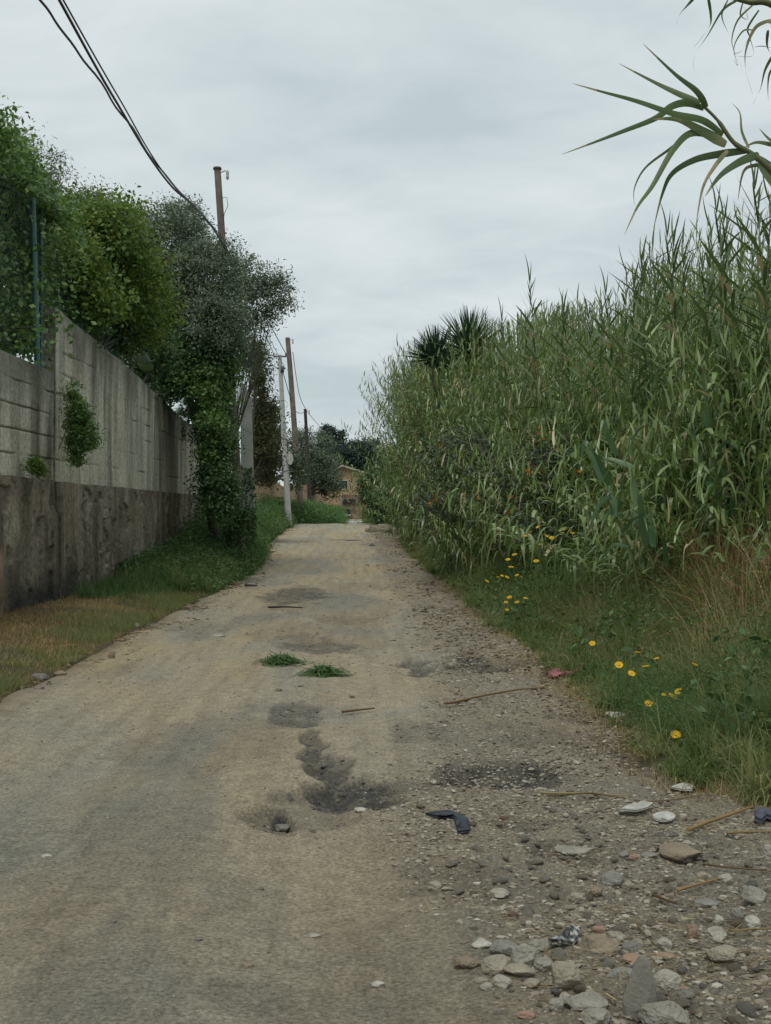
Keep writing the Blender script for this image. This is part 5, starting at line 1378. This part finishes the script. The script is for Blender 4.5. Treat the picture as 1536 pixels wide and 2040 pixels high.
# photo pixel box of each stone: cx, cy, width, height, material, angularity, label
ST = [
    (1277, 1990, 72, 92, 'dgrey', 1.0, 'large angular dark grey rock standing upright near the bottom edge'),
    (1325, 2030, 100, 66, 'grey', .5, 'big rounded grey-brown boulder cut by the bottom edge, right of the dark rock'),
    (1244, 1985, 30, 90, 'tan', .8, 'upright tan slab leaning on the left side of the dark rock'),
    (1329, 1958, 58, 48, 'pale', .8, 'pale blue-white broken rock just right of the dark angular rock'),
    (1238, 1948, 60, 18, 'blue', .9, 'flat bluish slate above the dark angular rock'),
    (1292, 1961, 22, 18, 'white', .9, 'small whitish shard wedged between the dark and the pale rock'),
    (991, 1922, 66, 40, 'tan', .2, 'smooth rounded buff cobble in the left cluster'),
    (931, 1915, 56, 32, 'brown', .3, 'brownish rounded cobble at the left tip of the stone cluster'),
    (1050, 1904, 66, 48, 'grey', .35, 'oblong grey cobble right of the buff one'),
    (1080, 1888, 50, 30, 'grey', .4, 'grey stone touching the oblong cobble, further back'),
    (961, 1882, 42, 20, 'white', .3, 'whitish flat stone at the back of the left cluster'),
    (1010, 1888, 60, 30, 'blue', .4, 'half buried grey-blue stone behind the buff cobble'),
    (1128, 1949, 72, 56, 'tan', .3, 'large lumpy tan cobble in the middle of the rubble'),
    (1002, 1958, 42, 28, 'pale', .3, 'pale egg-shaped stone below the buff cobble'),
    (1034, 1940, 60, 22, 'tan', .3, 'flat tan stone under the oblong grey cobble'),
    (1060, 1962, 36, 22, 'tan', .35, 'small tan stone beside the flat one'),
    (1085, 1930, 40, 28, 'grey', .5, 'small grey stone behind the large lumpy cobble'),
    (1168, 1995, 84, 44, 'grey', .3, 'broad speckled grey stone left of the tan slab'),
    (1110, 2004, 36, 30, 'grey', .3, 'small round grey stone left of the broad speckled one'),
    (1128, 1990, 24, 16, 'pale', .3, 'small pale pebble on the broad speckled stone'),
    (1190, 2030, 60, 34, 'grey', .35, 'grey stone at the bottom edge below the broad speckled one'),
    (1190, 1885, 90, 48, 'brown', .7, 'earthy brown lump behind the lumpy cobble'),
    (1228, 1872, 44, 24, 'tan', .4, 'tan stone on the right of the earthy lump'),
    (1262, 1893, 44, 26, 'dark', .5, 'dark slate stone near the red tile pieces'),
    (1262, 1914, 42, 22, 'red', .5, 'reddish tile piece below the dark slate stone'),
    (1328, 1912, 42, 18, 'red', .8, 'flat red brick shard left of the right-hand pale cobbles'),
    (1325, 1890, 34, 26, 'pale', .3, 'round pale stone above the flat red brick shard'),
    (1427, 1870, 46, 30, 'pale', .8, 'block-shaped pale stone at the upper right of the rubble'),
    (1444, 1905, 68, 32, 'tan', .2, 'oval buff cobble below the block-shaped pale stone'),
    (1380, 1864, 22, 26, 'red', .8, 'upright orange-red tile shard'), (1382, 1882, 20, 10, 'white', .7, 'little whitish chip under the tile shard'),
    (1195, 1857, 26, 16, 'red', .8, 'pinkish tile shard at the back of the rubble'),
    (1500, 1846, 34, 26, 'white', .8, 'white angular stone near the right edge'), (1512, 1862, 34, 16, 'pale', .3, 'flat pale stone below the white angular one'),
    (1470, 1832, 26, 28, 'blue', .6, 'bluish stone left of the white angular one'), (1433, 1842, 20, 20, 'white', .5, 'small chalk-white stone pair left of the bluish one'),
    (1504, 1790, 50, 36, 'grey', .4, 'grey rounded stone at the right edge in the middle distance'), (1448, 1759, 32, 20, 'pale', .3, 'pale rounded stone left of the edge stone'),
    (1410, 1804, 50, 22, 'blue', .4, 'blue-grey half buried stone'), (1400, 1750, 22, 14, 'tan', .3, 'small buff egg-shaped stone'),
    (995, 1784, 38, 20, 'pale', .9, 'lone pale block-shaped stone left of the rubble'), (1220, 1758, 46, 30, 'blue', .5, 'rounded blue-grey stone beside a brown one'),
    (1186, 1782, 30, 18, 'brown', .6, 'brown stone left of the rounded blue-grey stone'), (1150, 1790, 36, 24, 'tan', .7, 'tan broken stone beside the brown stone'), (1252, 1770, 24, 20, 'tan', .5, 'tan stone right of the rounded blue-grey stone'),
    (1265, 1712, 20, 12, 'red', .8, 'red tile fragment on the dirt between dark stones'), (1246, 1706, 20, 14, 'blue', .6, 'dark grey stone left of the red tile fragment'), (1296, 1708, 34, 12, 'blue', .6, 'flat dark stone right of the red tile fragment'),
    (1150, 1694, 80, 16, 'grey', .6, 'long flat grey slab with a shadowed front edge'),
    (1360, 1716, 92, 22, 'brown', .9, 'long grey crust of old asphalt, speckled'),
    (865, 1768, 34, 18, 'tan', .5, 'small tan stone out in the dirt, left of the pale block'), (720, 1614, 26, 10, 'white', .2, 'white pebble beside the dark pothole rim'),
    (1228, 1430, 44, 18, 'white', .5, 'white stone at the foot of the daisies'), (1245, 1442, 26, 12, 'pale', .5, 'small pale stone touching the white stone by the daisies'),
    (1327, 1466, 22, 20, 'pale', .4, 'pale stone at the edge of the grass below the daisies'), (1430, 1446, 34, 26, 'pale', .6, 'pale stone nested in the grass right of the daisies'),
    (905, 1322, 12, 16, 'pale', .6, 'whitish stone in the distant pothole'), (898, 1330, 16, 10, 'grey', .6, 'grey stone beside the whitish one in the distant pothole'),
    (1145, 1965, 26, 18, 'pale', .4, 'little pale stone below the lumpy cobble'), (970, 1968, 24, 16, 'pale', .4, 'small pale pebble left of the egg-shaped stone'), (960, 1955, 26, 14, 'tan', .4, 'flat buff pebble at the cluster edge'),
    (1360, 1975, 30, 18, 'red', .5, 'rounded red brick lump right of the pale rock'), (1370, 1990, 36, 18, 'dark', .7, 'dark chip below the red brick lump'), (1390, 1965, 18, 10, 'white', .5, 'white chip right of the red brick lump'),
    (1050, 2025, 36, 18, 'red', .5, 'crumbled red brick piece near the bottom of the stone cluster'), (1502, 1930, 22, 34, 'brown', .5, 'small brown stone near the right edge low down'),
    (1530, 1702, 26, 30, 'pale', .3, 'rounded pale stone at the right edge beside the straw'), (500, 1642, 16, 8, 'brown', .6, 'dark clod at the tip of the pothole rim'),
    (865, 1560, 20, 8, 'pale', .4, 'pale stone in the dirt between the dark patches'), (520, 1768, 14, 9, 'dark', .6, 'small dark clod on the smooth dirt'), (225, 1830, 14, 9, 'dark', .6, 'small dark clod at the lower left'),
    (395, 1868, 18, 6, 'dark', .7, 'thin dark chip on the smooth dirt'), (92, 1702, 24, 5, 'white', .5, 'thin white flake on the smooth dirt at the left'), (625, 1862, 30, 8, 'pale', .5, 'flat pale stone on the smooth dirt left of the rubble'),
    (495, 1920, 22, 8, 'brown', .5, 'flat brown clod at the lower middle'), (433, 1264, 30, 8, 'pale', .4, 'flat pale stone further up on the left of the lane'), (270, 1245, 16, 8, 'pale', .4, 'pale stone at the left grass edge'), (752, 1962, 28, 8, 'white', .4, 'thin white stone at the bottom middle'),
    (738, 1052, 96, 5, 'pale', .9, 'broken concrete edge lying across the crest of the lane'), (690, 1074, 66, 4, 'grey', .9, 'thin broken slab edge on the lane just below the crest'), (760, 1060, 60, 4, 'tan', .9, 'second lower ledge of broken concrete at the crest, further right'),
    (742, 1086, 12, 5, 'dark', .6, 'dark lump on the lane below the broken slab edge'),
    (78, 1346, 34, 16, 'dark', .8, 'dark clod of earth at the left grass edge'), (120, 1338, 26, 10, 'brown', .8, 'brown clod right of the dark one at the left grass edge'), (222, 1304, 14, 14, 'brown', .8, 'small brown clod where the left green fringe ends'),
    (560, 1618, 40, 14, 'dark', .8, 'dark broken asphalt lip of the nearest pothole'), (578, 1588, 12, 18, 'dark', .8, 'small dark asphalt crumb above the pothole lip'),
    (555, 1373, 14, 8, 'brown', .5, 'brown clod below the cut weeds'), (770, 1420, 0, 0, None, 0, None),
]
for i, (cx, cy, w, h, mm, ang, lab) in enumerate(ST):
    if mm is None: continue
    g = at(cx, cy + h * .45)
    k = g.y / F
    hw = w * k / 2; hz = max(h * k * .5, .006)
    dy = hw * random.Random(i).uniform(.7, .95)
    vis = h * k
    ratio = (EYE - g.z) / g.y
    hz = max((vis - 2 * dy * ratio * .6) * .8, vis * .42, hw * .42)
    if w > 3 * h and mm in ('grey', 'pale'): hz = vis * .45
    if g.y > 40: dy = hw * .2
    if mm == 'dgrey' and h > 60: hz = vis * .92; dy = hw * .6
    me = rock_mesh('stone', 900 + i, (hw * 1.06, dy, hz), max(ang, .5), 4 if w > 40 else 3, STONE[mm])
    o = bpy.data.objects.new('stone' if w > 15 else 'dirt_clod', me); COL.objects.link(o)
    k = dy * (.35 if h > 30 else .6); o.location = (g.x, g.y + k, Hs(g.x, g.y + k) + hz * (.38 if h > 60 else .36))
    o.rotation_euler = (0, 0, random.Random(i).uniform(-.3, .3))
    tag(o, lab, 'stone')
# many small loose stones that look alike: individually placed copies
rs = np.random.RandomState(901)
keys = ['tan', 'grey', 'pale', 'tan', 'brown', 'grey', 'pale', 'blue', 'red', 'tan']
sm = [rock_mesh('pebble', 50 + i, (1, .8, .55), .3 + .06 * i, 2, STONE[keys[i]]) for i in range(10)]
cnt = 0
while cnt < 290:
    if cnt < 215: x, y = rs.uniform(900, 1536), rs.uniform(1640, 2060)
    else: x, y = rs.uniform(560, 1400), rs.uniform(1360, 1760)
    if cnt < 215 and (y < 1700 and x < 1150): continue
    p = at(x, y)
    if cnt < 215 and x < 905 + (y - 1850) * .45: continue
    me = sm[int(rs.randint(0, 10))]
    if me.materials[0] == STONE['red'] and rs.uniform() < .85: continue
    s = .009 + .026 * rs.uniform() ** 2
    o = bpy.data.objects.new('pebble', me); COL.objects.link(o)
    o.location = (p.x, p.y, p.z + s * .15); o.scale = (s * rs.uniform(.8, 1.3), s, s * rs.uniform(.7, 1.1)); o.rotation_euler = (rs.uniform(-.3, .3), rs.uniform(-.3, .3), rs.uniform(0, 6.28))
    if cnt < 215: tag(o, 'small loose stone in the rubble at the lower right', 'pebble', 'small stones in the rubble')
    else: tag(o, 'small loose stone on the worn middle stretch of the lane', 'pebble', 'small stones on the middle stretch')
    cnt += 1
# gravel and grit: one mass
import bmesh
bm = bmesh.new(); bmesh.ops.create_icosphere(bm, subdivisions=1, radius=1)
iv = np.array([v.co[:] for v in bm.verts]); itf = np.array([[v.index for v in f.verts] for f in bm.faces]); bm.free()
def gravel(name, label, x, y, s, m, flat=.55, el=1.0):
    n = len(x); z = H(x, y)
    V = iv[None] * (1 + rs.uniform(-.35, .35, (n, len(iv), 1)))
    sc = np.stack([s * rs.uniform(.8, 1.5, n) * el, s * rs.uniform(.7, 1.1, n), s * flat * rs.uniform(.5, 1.2, n)], -1)
    V = V * sc[:, None]
    an = rs.uniform(0, 6.28, n); c, q = np.cos(an)[:, None], np.sin(an)[:, None]
    V = np.stack([V[..., 0] * c - V[..., 1] * q, V[..., 0] * q + V[..., 1] * c, V[..., 2]], -1) + np.stack([x, y, z + s * .2 * flat], -1)[:, None]
    a = Acc(); a.add(V.reshape(-1, 3), (itf[None] + (np.arange(n) * len(iv))[:, None, None]).reshape(-1, 3), np.repeat(rs.uniform(0, 1, n), len(itf)))
    return tag(a.build(name, m, smooth=False), label, 'gravel', kind='stuff')
M['gravel'] = mat('gravel_mix', [(0, (.11, .09, .065)), (.3, (.21, .18, .135)), (.7, (.28, .25, .19)), (.93, (.34, .31, .25)), (.99, (.44, .42, .36)), (1, (.28, .19, .15))], .9, .2)
n = 110000
y = np.exp(rs.uniform(math.log(3.3), math.log(20), n)); x = rs.uniform(-2.9, 3.0, n)
st = stony(x, y); keep = (rs.uniform(0, 1, n) < .09 + st * (.25 + .75 * sstep(.4, .6, fbm(x * 2, y * 2, 701, 3)))) & (x < road_right(y) + .3) & (x > road_left(y))
x, y, st = x[keep], y[keep], st[keep]
s = (.0028 + .006 * rs.uniform(0, 1, len(x)) ** 3.5) * (1 + .6 * st) * np.clip(y / 7, .75, 1.8)
# denser rubble in the lower right
n2 = 26000
y2 = 3.4 + 4.4 * rs.uniform(0, 1, n2) ** 1.1; x2 = rs.uniform(.1, 3.0, n2)
k2 = (rs.uniform(0, 1, n2) < stony(x2, y2) * (.15 + .85 * sstep(.38, .6, fbm(x2 * 2.6, y2 * 2.6, 731, 3)))) & (x2 < road_right(y2) + .2)
x = np.concatenate([x, x2[k2]]); y = np.concatenate([y, y2[k2]]); s = np.concatenate([s, .003 + .014 * rs.uniform(0, 1, k2.sum()) ** 2.6])
gravel('gravel', 'loose grey and tan gravel strewn over the right half of the lane', x, y, s, M['gravel'])
n = 7000
y = np.exp(rs.uniform(math.log(16), math.log(60), n)); x = rs.uniform(-2.3, 2.2, n)
keep = rs.uniform(0, 1, n) < .15 + .8 * stony(x, y)
x, y = x[keep], y[keep]
gravel('gravel', 'sparse gravel on the far stretch of the lane up to the crest', x, y, rs.uniform(.008, .024, len(x)), M['gravel'], .4)
n = 60000
y = np.exp(rs.uniform(math.log(4.2), math.log(16), n)); x = rs.uniform(-1.6, 2.3, n)
_, dk = patches(x, y); keep = rs.uniform(0, 1, n) < (dk - .25) * .5
x, y = x[keep], y[keep]
M['crumb'] = mat('asphalt_crumb', [(0, (.04, .04, .038)), (.7, (.11, .105, .095)), (1, (.26, .24, .2))], .9, .2)
gravel('asphalt_crumbs', 'dark broken asphalt crumbs in and around the worn patches of the lane', x, y, .003 + .011 * rs.uniform(0, 1, len(x)) ** 3, M['crumb'], .6)
M['litter'] = mat('dark_litter', [(0, (.05, .035, .02)), (.6, (.12, .09, .055)), (1, (.24, .19, .12))], .95, .1)
n = 16000
y = np.exp(rs.uniform(math.log(5), math.log(58), n)); e = np.abs(rs.normal(0, .42, n)); x = np.where(rs.uniform(0, 1, n) < .7, road_right(y) + .05 - e * 1.4, road_left(y) + e * .6)
keep = fbm(x * 1.6, y * .9, 741, 4) > .5
x, y = x[keep], y[keep]
gravel('ground_litter', 'dark crumbs of dead leaves and clods along both edges of the lane', x, y, (.003 + .012 * rs.uniform(0, 1, len(x)) ** 2) * np.clip(y / 9, .7, 2.2), M['litter'], .4, 1.6)
# straw and reed litter
n = 22000
y = np.exp(rs.uniform(math.log(3.4), math.log(26), n)); x = rs.uniform(-.2, 2.6, n)
keep = (rs.uniform(0, 1, n) < stony(x, y) * (.25 + .75 * sstep(.45, .6, fbm(x * 1.4, y * 1.4, 711, 3)))) & (x < road_right(y) + .3)
x, y = x[keep], y[keep]; n = len(x)
an = rs.normal(0, .5, n) + np.pi * (rs.uniform(0, 1, n) < .5)
d = np.stack([np.cos(an), np.sin(an), rs.normal(.02, .05, n)], -1)
a = Acc(); ribbons(a, np.stack([x, y, H(x, y) + rs.uniform(.004, .014, n)], -1), d, rs.uniform(.02, .13, n), rs.uniform(.0015, .004, n), 0.02, 2, rs.uniform(0, 1, n), 'blade', roll=np.zeros(n), rs=rs)
tag(a.build('straw_litter', M['dry']), 'scattered straw and dry leaf shreds over the stony right side', 'litter', kind='stuff')

# ------------------------------------------------------------------ sticks and rubbish
def stick(label, P, r, m, cat='stick', name='dry_stick', lift=.012):
    Q = [at(x, y) for x, y in P]
    Q = smooth_pts(Q, 6)
    for q in Q: q.z = Hs(q.x, q.y) + lift
    # stiff: follow the general slope rather than each bump
    z = np.array([q.z for q in Q]); k = np.linspace(0, 1, len(z)); c = np.polyfit(k, z, 2); zz = np.polyval(c, k)
    for q, v in zip(Q, zz + r + .006): q.z = v
    o0 = Q[0].copy(); a = Acc(); tube(a, [q - o0 for q in Q], [r * (1 - .5 * i / len(Q)) for i in range(len(Q))], 6, r=random.random())
    o = a.build(name, m); o.location = o0; tag(o, label, cat); return o
stick('long thin dry cane lying across the lane, pointing to the verge', [(885, 1412), (960, 1396), (1035, 1382), (1085, 1378)], .010, M['drystalk'])
stick('short dry stick on the lane above the pale patch', [(682, 1425), (715, 1421), (746, 1418)], .010, M['drystalk'])
stick('bundle stalk of yellow straw, upper one of the pair across the rubble', [(1075, 1592), (1160, 1590), (1250, 1598)], .006, M['dry'], 'straw', 'straw_stalk')
stick('bundle stalk of yellow straw, lower one of the pair across the rubble', [(1090, 1598), (1180, 1598), (1290, 1610), (1400, 1600)], .005, M['dry'], 'straw', 'straw_stalk')
stick('crooked dark twig slanting up to the grass at the right', [(1370, 1675), (1410, 1655), (1450, 1640), (1500, 1622)], .010, M['drystalk'])
stick('thick yellow cane at the right edge below the crooked twig', [(1448, 1676), (1500, 1674), (1560, 1676)], .007, M['dry'], 'straw', 'straw_stalk')
stick('thin pale cane crossing the lower right rubble', [(1400, 1738), (1450, 1745), (1536, 1752)], .005, M['dry'], 'straw', 'straw_stalk')
stick('dry stem lying over the straw patch behind the tile shard', [(1350, 1790), (1390, 1783), (1430, 1772)], .006, M['drystalk'])
stick('short brown twig in the straw patch', [(1300, 1798), (1330, 1812), (1350, 1822)], .006, M['drystalk'])
stick('small dark branch piece at the left edge of the far lane', [(488, 1170), (500, 1171), (512, 1171)], .03, M['wooddark'])
stick('thin pale stick beside the dark branch piece', [(452, 1165), (468, 1169), (484, 1172)], .014, M['dry'])
stick('pale stem reaching over the red brick shard', [(1268, 1858), (1290, 1885), (1310, 1905)], .004, M['dry'], 'straw', 'straw_stalk')
stick('pale stem at the far right of the rubble', [(1450, 1872), (1500, 1870), (1545, 1868)], .005, M['dry'], 'straw', 'straw_stalk')
stick('thin yellowed stem in front of the tan slab', [(1208, 2000), (1235, 2018), (1265, 2034)], .004, M['dry'], 'straw', 'straw_stalk')
stick('dark fallen twig on the far lane above the grey patch', [(535, 1214), (570, 1213), (602, 1215)], .018, M['wooddark'])

def flat_piece(name, label, cat, outline, m, thick=.006, lift=.015, crumple=.01, seed=0):
    """thin lying object with a traced ground outline, real thickness"""
    P = [at(x, y) for x, y in outline]; c = sum(P, Vector()) / len(P); c.z = Hs(c.x, c.y)
    r = random.Random(seed); n = len(P)
    K = 3; V = []
    for j in range(K + 1):
        t = 1 - j / K * .98
        for p in P:
            q = (p - c) * t; V.append(Vector((q.x, q.y, lift + crumple * r.uniform(-1, 1) + (Hs(c.x + q.x, c.y + q.y) - c.z))))
    top = [v + Vector((0, 0, thick)) for v in V]
    N_ = len(V); Fc = []
    for j in range(K):
        for i in range(n):
            i2 = (i + 1) % n
            Fc.append([j * n + i, j * n + i2, (j + 1) * n + i2, (j + 1) * n + i]); 
    Ft = [[v + N_ for v in f] for f in Fc]; Fb = [f[::-1] for f in Fc]
    Sd = [[i, (i + 1) % n, N_ + (i + 1) % n, N_ + i][::-1] for i in range(n)]
    a = Acc(); a.add([tuple(v) for v in V + top], Ft + Fb + Sd, r.random())
    o = a.build(name, m); o.location = c; return tag(o, label, cat)
flat_piece('rubber_strip', 'curled strip of black rubber lying on the dirt below the dark patch', 'rubber strip',
           [(848, 1628), (875, 1625), (895, 1624), (918, 1630), (934, 1642), (937, 1655), (935, 1667), (912, 1667), (911, 1655), (918, 1648), (908, 1638), (890, 1632), (868, 1634)], M['rubber'], .012, .01, .003, 1)
flat_piece('cloth_rag', 'dirty pink rag at the edge of the right verge', 'rag', [(1092, 1352), (1108, 1342), (1125, 1340), (1145, 1336), (1162, 1338), (1158, 1348), (1140, 1352), (1125, 1350), (1108, 1357), (1096, 1358)], M['pink'], .012, .022, .022, 2)
flat_piece('plastic_piece', 'torn white plastic piece on the stones, left of the round disc', 'plastic', [(1232, 1630), (1250, 1622), (1272, 1618), (1290, 1616), (1302, 1618), (1290, 1625), (1268, 1631), (1244, 1633)], M['white'], .008, .03, .006, 3)
flat_piece('plastic_piece', 'small crumpled white plastic scrap near the grass corner', 'plastic', [(1335, 1580), (1352, 1575), (1368, 1573), (1384, 1578), (1378, 1585), (1356, 1586)], M['white'], .008, .02, .008, 4)
flat_piece('lid', 'round cream-coloured plastic lid lying among the stones', 'lid', [(1323 + 23 * math.cos(t), 1638 + 9.5 * math.sin(t)) for t in np.linspace(0, 2 * math.pi, 25)[:-1]], M['white'], .006, .014, .0008, 5)
flat_piece('plastic_bag', 'crumpled dark blue plastic scrap at the right edge', 'plastic bag', [(1502, 1642), (1515, 1634), (1530, 1632), (1545, 1636), (1545, 1646), (1528, 1648), (1516, 1654), (1504, 1652)], M['bluebag'], .02, .02, .015, 6)
flat_piece('plastic_bag', 'crumpled black and white plastic bag among the cobbles', 'plastic bag', [(1092, 1898), (1112, 1889), (1132, 1880), (1148, 1866), (1158, 1872), (1152, 1888), (1142, 1897), (1116, 1901)], M['bag'], .012, .03, .016, 7)
